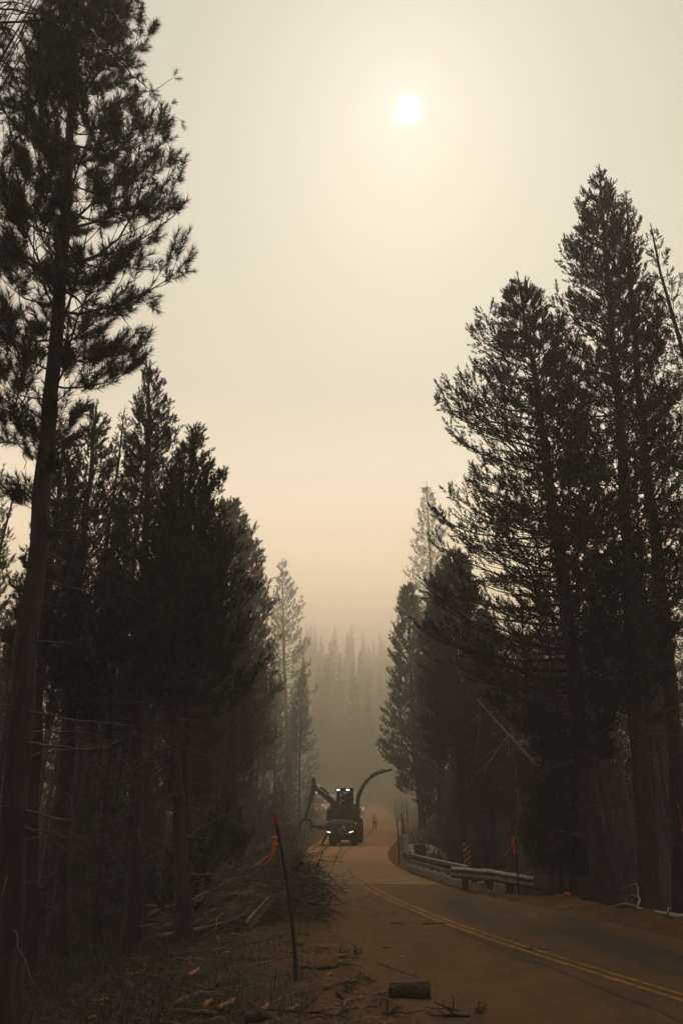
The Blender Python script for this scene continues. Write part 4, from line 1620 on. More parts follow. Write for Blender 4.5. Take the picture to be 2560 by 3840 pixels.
# stake with red top at the frame edge and its ribbon
stake((at(2585, 3300, 19)[0], 19.0), at(2540, 3010, 19), 'stake with dark red top among the bushes near the pale fallen branch', .016, 0, (.72, .99))
ribbon('flagging_ribbon', [at(2563, 3105, 18.9), at(2558, 3112, 18.9), at(2549, 3116, 18.85)], .05, M['ribbon_pink'], 'orange ribbon end on the red-topped stake among the bushes', .8, .2)
# pin flag
p = at(2120, 3352, 20.5)
g = gzf(p[0], 20.5)
t = empty('pin_flag', (p[0], 20.5, g), 'small red-orange marker flag on a wire in the roadside bushes', 'flag')
q = MB()
q.tube([(0, 0, -.1), (0, 0, .25), (.01, 0, p[2] - g + .06)], .003, 5)
q.build('wire', M['machine_dark'], t)
q = MB()
q.add([(0, 0, p[2] - g - .09), (-.02, -.03, p[2] - g + .06), (.09, -.06, p[2] - g + .03), (.10, -.04, p[2] - g - .10)], [(0, 1, 2, 3)])
o = q.build('flag', M['ribbon'], t)
o.modifiers.new('solid', 'SOLIDIFY').thickness = .002


# ------------------------------------------------------------------ boulders
def boulder(name, loc, size, seed, label, sub=4):
    import bmesh
    bm = bmesh.new()
    bmesh.ops.create_icosphere(bm, subdivisions=sub, radius=1)
    for v in bm.verts:
        n = v.co.normalized()
        d = 1 + .28 * mnoise.noise(n * 1.3 + Vector((seed, 0, 0))) + .12 * mnoise.noise(n * 3.4 + Vector((seed, 5, 0))) + .04 * mnoise.noise(n * 9 + Vector((seed, 9, 0)))
        v.co = Vector((n.x * size[0], n.y * size[1], n.z * size[2])) * d
        if v.co.z < -size[2] * .75:
            v.co.z = -size[2] * .75
    me = bpy.data.meshes.new(name)
    bm.to_mesh(me)
    bm.free()
    me.materials.append(M['rock'])
    o = link(name, me, None, loc)
    return tag(o, label, 'boulder')


p = at(1505, 3005, 106)
boulder('boulder', (p[0], 106, gzf(p[0], 106) + 1.3), (1.15, 1.2, 1.9), 3.1, 'tall pale boulder on the bank at the far road bend')
p = at(1560, 3160, 47)
boulder('boulder', (p[0] + .3, 47, gzf(p[0] + .3, 47) + .15), (1.4, 1.6, .75), 8.2, 'low rocky outcrop on the bank behind the guardrail')
p = at(1888, 3335, 25.5)
boulder('boulder', (p[0], 25.5, gzf(p[0], 25.5) + .25), (.36, .3, .35), 5.5, 'small grey rock under the guardrail beam', 3)
p = at(1545, 2990, 118)
boulder('boulder', (p[0], 118, gzf(p[0], 118) + .2), (1.6, 1.4, 1.1), 6.3, 'rounded rock half hidden behind the tall boulder', 3)


# ------------------------------------------------------------------ people
def figure(name, J, Rr, bones, paint, parent=None, sub=2):
    """one continuous body grown over a skeleton: J joint->xyz, Rr joint->radius (or pair)"""
    keys = list(J)
    me = bpy.data.meshes.new(name)
    me.from_pydata([J[k] for k in keys], [(keys.index(a), keys.index(b)) for a, b in bones], [])
    o = link(name, me)
    sk = o.modifiers.new('skin', 'SKIN')
    for i, k in enumerate(keys):
        r = Rr[k]
        me.skin_vertices[0].data[i].radius = r if isinstance(r, tuple) else (r, r)
        me.skin_vertices[0].data[i].use_root = (i == 0)
    sb = o.modifiers.new('sub', 'SUBSURF')
    sb.levels = sb.render_levels = sub
    dg = bpy.context.evaluated_depsgraph_get()
    dg.update()
    m2 = bpy.data.meshes.new_from_object(o.evaluated_get(dg))
    bpy.data.objects.remove(o)
    for k in paint[0]:
        m2.materials.append(M[k])
    for p in m2.polygons:
        p.material_index = paint[1](p.center)
        p.use_smooth = True
    return link(name, m2, parent)


def firefighter():
    x, y = 3.87, 87.5
    t = empty('person', (x, y, float(road_z(x, y))), 'person in yellow shirt, dark trousers and yellow helmet standing on the road', 'person', rz=.05)
    J, Rr = {}, {}

    def j(k, p, r):
        J[k], Rr[k] = p, r
    j('pelvis', (0, 0, .95), (.175, .125))
    j('waist', (0, 0, 1.08), (.165, .12))
    j('chest', (0, -.01, 1.30), (.19, .13))
    j('collar', (0, 0, 1.44), (.11, .09))
    j('neck', (0, 0, 1.53), .058)
    j('head', (0, -.02, 1.64), (.078, .09))
    j('crown', (0, -.01, 1.74), (.07, .08))
    for s, k in ((-1, 'a'), (1, 'b')):
        j('sh' + k, (s * .19, 0, 1.41), .078)
        j('el' + k, (s * .285, .03, 1.15), .062)
        j('wr' + k, (s * .30, -.03, .93), .045)
        j('hand' + k, (s * .295, -.05, .83), (.042, .028))
        j('hip' + k, (s * .105, 0, .88), .105)
        j('kn' + k, (s * .125, -.015, .50), .078)
        j('an' + k, (s * .14, .01, .10), .055)
        j('he' + k, (s * .14, .0, .045), .05)
        j('toe' + k, (s * .155, -.17, .04), .042)
    B = [('pelvis', 'waist'), ('waist', 'chest'), ('chest', 'collar'), ('collar', 'neck'), ('neck', 'head'), ('head', 'crown')]
    for k in 'ab':
        B += [('chest', 'sh' + k), ('sh' + k, 'el' + k), ('el' + k, 'wr' + k), ('wr' + k, 'hand' + k), ('pelvis', 'hip' + k), ('hip' + k, 'kn' + k), ('kn' + k, 'an' + k), ('an' + k, 'he' + k), ('he' + k, 'toe' + k)]

    def paint(c):
        if c.z > 1.51:
            return 2
        if abs(c.x) > .2 and c.z < .93:
            return 2
        if c.z > .93 or (abs(c.x) > .23 and c.z > .9):
            return 0
        if c.z < .2:
            return 3
        return 1
    figure('body', J, Rr, B, (('shirt', 'trousers', 'skin', 'boots'), paint), t)
    # fingers
    for s in (-1, 1):
        for f in range(4):
            q = MB()
            x0 = s * .295
            y0 = -.085 + f * .022
            q.tube([(x0, y0, .82), (x0 - s * .004, y0 - .003, .775), (x0 - s * .014, y0 - .004, .745 + .006 * abs(f - 1.5))], [.011, .0095, .007], 6)
            q.build('finger', M['skin'], t, smooth=True)
        q = MB()
        q.tube([(s * .285, -.08, .86), (s * .262, -.115, .82), (s * .262, -.118, .79)], [.013, .011, .008], 6)
        q.build('thumb', M['skin'], t, smooth=True)
    # face
    q = MB()
    q.tube([(0, -.108, 1.675), (0, -.128, 1.64), (0, -.112, 1.635)], [.009, .015, .01], 6)
    q.build('nose', M['skin'], t, smooth=True)
    for s in (-1, 1):
        q = MB()
        q.cyl((s * .031, -.098, 1.672), (s * .031, -.106, 1.672), .011, 8)
        q.build('eye', M['boots'], t)
    q = MB()
    q.box((0, -.105, 1.592), (.045, .01, .009))
    q.build('mouth', M['duff'], t)
    # helmet: dome and brim
    q = MB()
    rings = [(1.70, .150, .175), (1.705, .118, .14), (1.76, .112, .132), (1.81, .088, .104), (1.84, .045, .055), (1.848, .008, .01)]
    V, Fc, n = [], [], 16
    for z, rx, ry in rings:
        V += [(rx * math.cos(a), -.01 + ry * math.sin(a), z) for a in np.arange(n) / n * 2 * math.pi]
    for i in range(len(rings) - 1):
        Fc += [(i * n + k, i * n + (k + 1) % n, (i + 1) * n + (k + 1) % n, (i + 1) * n + k) for k in range(n)]
    Fc.append(tuple((len(rings) - 1) * n + k for k in range(n)))
    q.add(V, Fc)
    q.build('helmet', M['helmet'], t, smooth=True)
    # shirt hem, belt
    q = MB()
    q.tube([(.0 + .17 * math.cos(a), .125 * math.sin(a), .955) for a in np.linspace(0, 2 * math.pi, 17)], .018, 6)
    q.build('belt', M['boots'], t)


firefighter()


# ------------------------------------------------------------------ the chipper
def text_mesh(s, size, shear=0.0, depth=.004):
    cu = bpy.data.curves.new('lettering', 'FONT')
    cu.body = s
    cu.size = size
    cu.shear = shear
    cu.extrude = depth
    cu.align_x = 'CENTER'
    o = link('lettering', cu)
    dg = bpy.context.evaluated_depsgraph_get()
    dg.update()
    me = bpy.data.meshes.new_from_object(o.evaluated_get(dg))
    bpy.data.objects.remove(o)
    return me


def tyre_wheel(parent, c, r, w, lug=True):
    """wheel with its axle along x"""
    b = MB()
    prof = [(-w / 2, r * .58), (-w / 2, r * .86), (-w * .42, r * .97), (-w * .3, r), (w * .3, r), (w * .42, r * .97), (w / 2, r * .86), (w / 2, r * .58)]
    n = 28
    V, Fc = [], []
    for k in range(n):
        a = 2 * math.pi * k / n
        V += [(x, q * math.cos(a), q * math.sin(a)) for x, q in prof]
    m = len(prof)
    for k in range(n):
        for j_ in range(m - 1):
            Fc.append((k * m + j_, k * m + j_ + 1, ((k + 1) % n) * m + j_ + 1, ((k + 1) % n) * m + j_))
    b.add(V, Fc)
    if lug:
        for k in range(20):
            for s in (-1, 1):
                a = 2 * math.pi * (k + .25 * s) / 20
                Rm = Matrix.Rotation(a, 3, 'X') @ Matrix.Rotation(s * .6, 3, 'Y')
                cc = Matrix.Rotation(a, 3, 'X') @ Vector((s * w * .24, 0, r + .012))
                b.box(tuple(cc), (w * .5, .06, .05), np.array(Rm))
    o = b.build('wheel', M['rubber'], parent)
    o.location = c
    q = MB()
    q.tube([(-w * .3, 0, 0), (-w * .18, 0, 0), (w * .18, 0, 0), (w * .3, 0, 0)], [r * .6, r * .58, r * .58, r * .6], 20)
    q.tube([(-w * .36, 0, 0), (w * .36, 0, 0)], r * .22, 12)
    q.build('rim', M['rim'], o)
    return o


def chipper():
    YM = 58.0
    t = empty('wood_chipper', (0.0, YM, float(Rz(YM)) - .01), 'dark green self-propelled wood chipper with lit lamps, crane arm and curved discharge spout', 'wood chipper', rz=-.075)
    U = lambda cx, cz: ((cx - 620) / 166.0, (1270 - cz) / 180.0)     # photo crop -> machine front plane (x, z)
    # chassis
    b = MB()
    b.box((0, 4.2, 1.05), (.9, 8.0, .35))
    b.box((0, .55, .62), (1.5, .25, .42))
    b.box((-.55, .45, .5), (.5, .3, .5))
    b.box((.75, .6, .62), (.55, .5, .5))
    b.box((0, 1.0, .62), (1.75, .12, .14))
    b.cyl((-1.0, 1.1, .6), (1.0, 1.1, .6), .12)
    b.cyl((-1.0, 7.2, .95), (1.0, 7.2, .95), .14)
    b.build('chassis', M['machine_black'], t, bevel=.02)
    # wheels
    tyre_wheel(t, (-.78, 1.15, .72), .72, .52)
    tyre_wheel(t, (.86, 1.15, .72), .72, .52)
    tyre_wheel(t, (-.88, 6.9, .95), .95, .62)
    tyre_wheel(t, (1.02, 6.9, .95), .95, .62)
    # mudguards
    for s, xx in ((-1, -.80), (1, .88)):
        q = MB()
        P = [(1.15 + .86 * math.cos(a), .78 + .86 * math.sin(a)) for a in np.linspace(.35, 2.8, 9)]
        P2 = [(1.15 + .82 * math.cos(a), .78 + .82 * math.sin(a)) for a in np.linspace(2.8, .35, 9)]
        q.prism_x(P + P2, xx - .28, xx + .28)
        q.build('mudguard', M['machine_black'], t)
    # front hood: faceted green cover
    x0, x1 = U(427, 0)[0], U(785, 0)[0]
    F0 = [(x0 + .10, 0, .93), (x1 - .10, 0, .93), (x1, .02, 1.12), (x1 + .02, .06, 1.58), (x0 - .02, .06, 1.58), (x0, .02, 1.12)]
    Tp = [(x0 + .30, .30, 1.80), (x1 - .35, .30, 1.80)]
    Bk = [(x0, 1.1, .93), (x1, 1.1, .93), (x1, 1.1, 1.60), (x0, 1.1, 1.60), (x0 + .3, 1.1, 1.82), (x1 - .35, 1.1, 1.82)]
    V = F0 + Tp + Bk
    Fc = [(0, 1, 2, 5), (5, 2, 3, 4), (4, 3, 7, 6), (6, 7, 13, 12), (3, 10, 13, 7), (4, 6, 12, 11), (2, 9, 10, 3), (1, 9, 2), (0, 5, 8), (5, 4, 11, 8), (0, 8, 9, 1), (8, 11, 12, 13, 10, 9)]
    q = MB()
    q.add(V, Fc)
    q.build('hood', M['green_paint'], t, bevel=.015)
    q = MB()
    q.add([(x0 + .42, .24, 1.765), (x1 - .50, .24, 1.765), (x1 - .36, .315, 1.83), (x0 + .31, .315, 1.83), (x0 + .31, .9, 1.85), (x1 - .36, .9, 1.85)], [(0, 1, 2, 3), (3, 2, 5, 4)])
    o = q.build('hood_top', M['green_pale'], t)
    o.modifiers.new('solid', 'SOLIDIFY').thickness = .012
    # grille slats under the hood
    for k in range(4):
        q = MB()
        q.box((-.05, .02, .56 + .09 * k), (1.35, .04, .035))
        q.build('slat', M['machine_dark'], t)
    # letter A as two strokes, lettering, plate
    q = MB()
    ax, az = U(640, 1075)
    hA = .37
    L1 = [(-.02, hA), (.09, hA), (.245, 0), (.125, 0), (.035, .24), (.005, .155), (-.085, .155)]
    q.prism([(ax - .01 + p[0], az + p[1]) for p in L1], -.028, -.010)
    q.build('emblem', M['silver_paint'], t)
    tm = text_mesh('ALBACH', .125, .3)
    tm.materials.append(M['silver_paint'])
    o = link('lettering', tm, t)
    ox, oz = U(598, 1063)
    o.location = (ox, -.014, oz)
    o.rotation_euler = (math.radians(90), 0, 0)
    q = MB()
    q.box((U(603, 0)[0], -.012, U(0, 1072)[1]), (.12, .01, .06))
    q.build('badge', M['silver_paint'], t)
    q = MB()
    q.box((U(600, 0)[0], -.02, U(0, 1101)[1]), (.40, .02, .10))
    q.build('number_plate', mat('dull_plate', (.24, .23, .20), .6, (.14, .13, .11), 18), t, bevel=.006)
    # headlights
    for cx, cz, s, amber in ((437, 1090, .055, True), (454, 1094, .07, False), (470, 1098, .08, False), (728, 1097, .08, False), (747, 1092, .07, False), (765, 1085, .055, True)):
        x, z = U(cx, cz)
        q = MB()
        q.box((x, -.02, z), (s + .03, .06, s + .03))
        h = q.build('headlight', M['machine_dark'], t)
        q = MB()
        q.box((x, -.055, z), (s, .012, s))
        q.build('lens', M['lamp_amber'] if amber else M['lamp'], h)
    # dark machinery between hood and cab
    for name, c, s, tp in [('engine_cover', (-.15, 1.75, 2.20), (2.30, 1.2, .9), (.96, .9)), ('engine_cover', (.30, 2.2, 2.55), (1.9, 1.4, .8), (.95, .95)), ('chipping_unit', (0, 5.6, 2.0), (2.3, 3.0, 1.5), (.9, .9)),
                           ('tank', (1.12, 3.6, 1.25), (.45, 1.5, .7), (1, 1)), ('tank', (-1.12, 3.4, 1.25), (.45, 1.7, .7), (1, 1)), ('toolbox', (.98, 1.9, 1.75), (.42, .8, .55), (1, .95))]:
        q = MB()
        q.box(c, s, taper=tp)
        q.build(name, M['machine_dark'], t, bevel=.03)
    # cab
    cx0, cx1 = U(528, 0)[0], U(745, 0)[0]
    zb, zt = 2.75, 3.93
    y0, y1 = 1.55, 3.0
    for (xx, yy, w) in ((cx0 + .08, y0, .13), (cx1 - .06, y0, .10), (cx0 + .08, y1, .12), (cx1 - .06, y1, .12)):
        q = MB()
        q.beam((xx, yy, zb), (xx + (.02 if xx < 0 else -.02), yy + (.08 if yy == y0 else -.05), zt), w, .11)
        q.build('cab_pillar', M['green_paint'], t)
    q = MB()
    q.box(((cx0 + cx1) / 2, (y0 + y1) / 2, zb - .12), (cx1 - cx0 + .04, y1 - y0 + .1, .3))
    q.build('cab_base', M['machine_dark'], t, bevel=.02)
    rx = (cx0 + cx1) / 2
    q = MB()
    q.box((rx, (y0 + y1) / 2 - .05, zt + .13), (cx1 - cx0 + .06, y1 - y0 + .25, .26))
    rf = q.build('cab_roof', M['machine_dark'], t, bevel=.03)
    q = MB()
    q.box((rx, (y0 + y1) / 2 - .03, zt + .285), (cx1 - cx0 - .04, y1 - y0 + .15, .07), taper=(.93, .9))
    q.build('roof_panel', M['roof_cream'], rf, bevel=.01)
    for cx in (547, 570, 675, 700):
        x, z = U(cx, 546)
        q = MB()
        q.box((x, y0 - .20, zt + .10), (.125, .08, .135))
        w = q.build('work_light', M['machine_black'], t)
        q = MB()
        q.box((x, y0 - .247, zt + .10), (.10, .012, .11))
        q.build('lens', M['lamp'], w)
    # glazing
    q = MB()
    q.box((rx, y0 + .03, (zb + zt) / 2), (cx1 - cx0 - .28, .012, zt - zb - .04))
    q.build('windscreen', M['glass'], t)
    q = MB()
    q.box((rx, y1 - .03, (zb + zt) / 2), (cx1 - cx0 - .30, .012, zt - zb - .04))
    q.build('rear_window', M['glass'], t)
    # seat, console, steering wheel
    q = MB()
    q.box((.20, 2.45, 2.95), (.55, .5, .14))
    q.box((.36, 2.72, 3.32), (.50, .14, .75), np.array(Matrix.Rotation(-.12, 3, 'X')))
    q.box((.40, 2.74, 3.78), (.28, .10, .18))
    q.build('seat', M['seat'], t, bevel=.04)
    q = MB()
    q.box((.40, 2.05, 3.0), (.50, .6, .55), taper=(.8, .8))
    q.box((-.10, 1.85, 2.98), (.25, .2, .45), taper=(.6, .8))
    q.build('console', M['seat'], t, bevel=.03)
    q = MB()
    q.tube([(-.22 + .17 * math.cos(a), 1.98 + .08 * math.sin(a) * .8, 3.37 + .16 * math.sin(a)) for a in np.linspace(0, 2 * math.pi, 18)], .016, 6)
    q.cyl((-.22, 1.98, 3.37), (-.12, 1.9, 3.05), .025)
    q.build('steering_wheel', M['seat'], t)
    q = MB()
    q.prism([U(694, 790), U(708, 570), U(745, 560), U(748, 790)], 3.02, 3.3)
    q.build('rear_duct', M['machine_dark'], t)
    # mirrors, hand rails, ladder at the side
    q = MB()
    for xx, yy in ((1.02, .45), (1.02, .95)):
        q.tube([(xx, yy, .45), (xx, yy, 1.7), (xx - .02, yy + .05, 2.2), (xx - .1, yy + .1, 2.6)], .022, 6)
    q.build('hand_rail', M['machine_dark'], t, smooth=True)
    for k in range(5):
        q = MB()
        q.box((1.0, .70, .42 + .27 * k), (.10, .52, .035))
        q.build('ladder_step', M['machine_dark'], t)
    q = MB()
    q.box((1.12, .22, 1.58), (.10, .04, .16))
    q.cyl((1.0, .3, 1.5), (1.12, .24, 1.55), .015)
    q.build('mirror', M['chrome'], t, bevel=.01)
    # crane: column, boom, cylinder, stick
    q = MB()
    q.box((U(478, 0)[0], 2.6, 2.35), (.40, .5, 1.6))
    q.cyl((U(478, 0)[0], 2.35, 2.6), (U(478, 0)[0], 2.35, 3.05), .24)
    q.build('crane_column', M['machine_dark'], t, bevel=.02)
    bx0, bz0 = U(500, 728)
    bx1, bz1 = U(212, 505)
    q = MB()
    d = np.array((bx1 - bx0, 0, bz1 - bz0))
    L = np.linalg.norm(d)
    d /= L
    nrm = np.array((-d[2], 0, d[0]))
    if nrm[2] < 0:
        nrm = -nrm
    P = lambda s, o: (bx0 + d[0] * s * L + nrm[0] * o, bz0 + d[2] * s * L + nrm[2] * o)
    q.prism([P(-.03, -.16), P(.25, -.20), P(.6, -.16), P(1.0, -.12), P(1.04, .0), P(1.0, .13), P(.6, .16), P(.25, .2), P(-.03, .16)], 2.45, 2.75)
    bo = q.build('crane_boom', M['machine_dark'], t, bevel=.015)
    q = MB()
    a_, b_ = P(.40, .30), P(.80, .34)
    q.cyl((a_[0], 2.6, a_[1]), (b_[0], 2.6, b_[1]), .085)
    for sft in (.12, .55):
        c_ = P(sft, .25)
        e_ = P(sft + .3, .22)
        q.tube([(c_[0], 2.55, c_[1]), ((c_[0] + e_[0]) / 2, 2.5, (c_[1] + e_[1]) / 2 + .03), (e_[0], 2.55, e_[1])], .03, 6)
    q.build('cylinder', M['machine_black'], bo)
    q = MB()
    c_ = U(243, 462)
    q.cyl((b_[0], 2.6, b_[1]), (c_[0], 2.6, c_[1]), .04)
    q.build('piston_rod', M['chrome'], bo)
    sx0, sz0 = U(208, 358)
    sx1, sz1 = U(112, 880)
    q = MB()
    q.prism([(sx0 - .12, sz0 + .0), (sx0 + .10, sz0 - .06), (sx0 + .12, sz0 - .25), (bx1 + .22, bz1 + .1), (bx1 + .12, bz1 - .25), (sx1 + .09, sz1), (sx1 - .07, sz1), (bx1 - .24, bz1 - .1)], 2.38, 2.82)
    stk = q.build('crane_stick', M['machine_dark'], t, bevel=.015)
    q = MB()
    q.prism([(sx0 - .10, sz0 + .005), (sx0 + .10, sz0 - .055), (sx0 + .11, sz0 - .12), (sx0 - .0, sz0 - .05)], 2.36, 2.40)
    q.prism([(sx0 - .13, sz0 + .03), (sx0 + .10, sz0 - .03), (sx0 + .10, sz0 - .05), (sx0 - .13, sz0 + .01)], 2.36, 2.84)
    q.build('end_plate', M['roof_cream'], stk)
    # grapple hanging open
    gx, gzz = sx1 + .0, sz1 - .05
    q = MB()
    q.cyl((gx, 2.6, gzz + .15), (gx, 2.6, gzz - .2), .10)
    q.box((gx, 2.6, gzz - .28), (.5, .35, .16))
    gr = q.build('grapple_head', mat('grapple_green_steel', (.03, .06, .05), .6, (.05, .07, .06), 5), t, bevel=.01)
    for s in (-1, 1):
        for yy in (-.14, 0, .14):
            q = MB()
            arc = [(gx + s * (.12 + .36 * math.sin(a)), 2.6 + yy, gzz - .80 + .56 * math.cos(a)) for a in np.linspace(.25, 2.3, 10)]
            q.tube(arc, [.075, .08, .08, .078, .072, .065, .058, .05, .04, .022], 6)
            q.build('grapple_tine', M['machine_dark'], gr, smooth=True)
    # feed table on the verge side with its leg
    q = MB()
    ax0, az0 = U(190, 1050)
    ax1, az1 = U(430, 1008)
    q.box(((ax0 + ax1) / 2 + .02, 1.9, (az0 + az1) / 2), (ax1 - ax0 + .1, 1.1, .22))
    q.box(((ax0 + ax1) / 2 + .3, 1.8, az0 - .05), (1.0, .7, .10))
    q.build('feed_table', M['machine_dark'], t, bevel=.015)
    l0, l1 = U(440, 1085), U(358, 1205)
    q = MB()
    q.beam((l0[0], .9, l0[1]), (l1[0], .75, .14), .20, .18)
    q.box((l1[0], .75, .07), (.42, .36, .07))
    q.build('outrigger', M['machine_dark'], t)
    # discharge spout: square tube swept along a curve
    path = [(795, 800), (797, 740), (803, 680), (812, 630), (828, 585), (848, 540), (874, 490), (905, 440), (940, 400), (985, 362), (1035, 330), (1090, 305), (1150, 285), (1215, 268), (1285, 250)]
    C = np.array([(U(a, b)[0], 3.3, U(a, b)[1]) for a, b in path])
    wd = np.interp(np.arange(len(C)), [0, 4, 9, 14], [.18, .15, .115, .085])
    T = np.gradient(C, axis=0)
    T /= np.linalg.norm(T, axis=1)[:, None]
    Nn = np.stack([-T[:, 2], 0 * T[:, 0], T[:, 0]], 1)
    V, Fc = [], []
    for c, n_, w in zip(C, Nn, wd):
        for a, bq in ((-1, -1), (1, -1), (1, 1), (-1, 1)):
            V.append(c + n_ * w * a + np.array((0, 1, 0)) * w * 1.1 * bq)
    for i in range(len(C) - 1):
        Fc += [(i * 4 + k, i * 4 + (k + 1) % 4, i * 4 + 4 + (k + 1) % 4, i * 4 + 4 + k) for k in range(4)]
    Fc += [(3, 2, 1, 0), tuple(len(V) - 4 + k for k in range(4))]
    q = MB()
    q.add(V, Fc)
    sp = q.build('discharge_spout', M['green_paint'], t, bevel=.012)
    q = MB()
    for i in (2, 4, 6, 8, 10, 12):
        q.box(C[i], (wd[i] * 2.5, wd[i] * 2.7, .05), np.array(Matrix.Rotation(-math.atan2(T[i][0], T[i][2]) * -1, 3, 'Y')))
    q.build('flange', M['machine_dark'], sp)
    q = MB()
    q.cyl(C[9] + Nn[9] * .18, C[12] + Nn[12] * .22, .04)
    q.cyl(C[12] + Nn[12] * .02, C[12] + Nn[12] * .24, .03)
    q.cyl(C[13] + Nn[13] * .02, C[12] + Nn[12] * .24, .03)
    q.build('spout_cylinder', M['machine_black'], sp)
    q = MB()
    x, z = U(945, 457)
    q.cyl((x - .05, 3.2, z + .02), (x + .05, 3.15, z - .02), .05)
    lp = q.build('spout_lamp', M['machine_black'], sp)
    q = MB()
    q.cyl((x + .05, 3.15, z - .02), (x + .062, 3.144, z - .025), .045)
    q.build('lens', M['white_paint'], lp)
    q = MB()
    q.cyl((U(795, 0)[0], 3.3, 2.2), (U(795, 0)[0], 3.3, 2.75), .30, 14, r2=.22)
    q.build('spout_turret', M['machine_dark'], t, smooth=False)
    # hoses
    rg = np.random.default_rng(4)
    for k in range(7):
        q = MB()
        xx = rg.uniform(-1.0, .9)
        q.tube([(xx, 1.2, rg.uniform(1.9, 2.2)), (xx + rg.uniform(-.2, .2), 1.12, rg.uniform(2.2, 2.5)), (xx + rg.uniform(-.4, .4), 1.3, rg.uniform(2.5, 2.75))], .022, 6)
        q.build('hose', M['machine_black'], t, smooth=True)
    return t


chip = chipper()


def operator():
    c, s = math.cos(-.075), math.sin(-.075)
    loc = Vector((0, 58, 0)) + Vector((c * .12 - s * 2.35, s * .12 + c * 2.35, 2.98))
    t = empty('person', tuple(loc), 'person in dark clothes and cap seated at the wheel in the chipper cab', 'person', rz=-.075)
    J, Rr = {}, {}

    def j(k, p, r):
        J[k], Rr[k] = p, r
    j('pelvis', (.08, .1, .12), (.17, .13))
    j('waist', (.06, .1, .28), (.16, .12))
    j('chest', (0, .03, .48), (.19, .13))
    j('collar', (-.04, -.02, .58), .09)
    j('neck', (-.10, -.06, .65), .055)
    j('head', (-.17, -.10, .74), (.078, .085))
    j('crown', (-.19, -.10, .81), .065)
    for sg, k in ((-1, 'a'), (1, 'b')):
        j('sh' + k, (sg * .18 - .03, 0, .55), .072)
        j('el' + k, (sg * .22 - .08, -.22, .38), .055)
        j('wr' + k, (sg * .12 - .24, -.36, .38), .042)
        j('hand' + k, (sg * .09 - .30, -.40, .40), .038)
        j('hip' + k, (sg * .10 + .06, .0, .10), .10)
        j('kn' + k, (sg * .14, -.40, .12), .075)
        j('an' + k, (sg * .15, -.46, -.18), .05)
        j('toe' + k, (sg * .15, -.58, -.19), .04)
    B = [('pelvis', 'waist'), ('waist', 'chest'), ('chest', 'collar'), ('collar', 'neck'), ('neck', 'head'), ('head', 'crown')]
    for k in 'ab':
        B += [('chest', 'sh' + k), ('sh' + k, 'el' + k), ('el' + k, 'wr' + k), ('wr' + k, 'hand' + k), ('pelvis', 'hip' + k), ('hip' + k, 'kn' + k), ('kn' + k, 'an' + k), ('an' + k, 'toe' + k)]
    figure('body', J, Rr, B, (('dark_cloth', 'skin'), lambda c: 1 if c.z > .66 else 0), t)
    q = MB()
    V, Fc, n = [], [], 12
    rings = [(.775, .088, .098), (.82, .086, .095), (.86, .06, .07), (.875, .01, .01)]
    for z, rx, ry in rings:
        V += [(-.19 + rx * math.cos(a), -.10 + ry * math.sin(a), z) for a in np.arange(n) / n * 2 * math.pi]
    for i in range(3):
        Fc += [(i * n + k, i * n + (k + 1) % n, (i + 1) * n + (k + 1) % n, (i + 1) * n + k) for k in range(n)]
    Fc.append(tuple(3 * n + k for k in range(n)))
    q.add(V, Fc)
    q.box((-.30, -.16, .785), (.14, .12, .012), np.array(Matrix.Rotation(.3, 3, 'Y')))
    q.build('cap', M['dark_cloth'], t)


operator()


# ------------------------------------------------------------------ vehicles waiting up the road
def road_wheel(parent, c, r, w):
    return tyre_wheel(parent, c, r, w, lug=False)


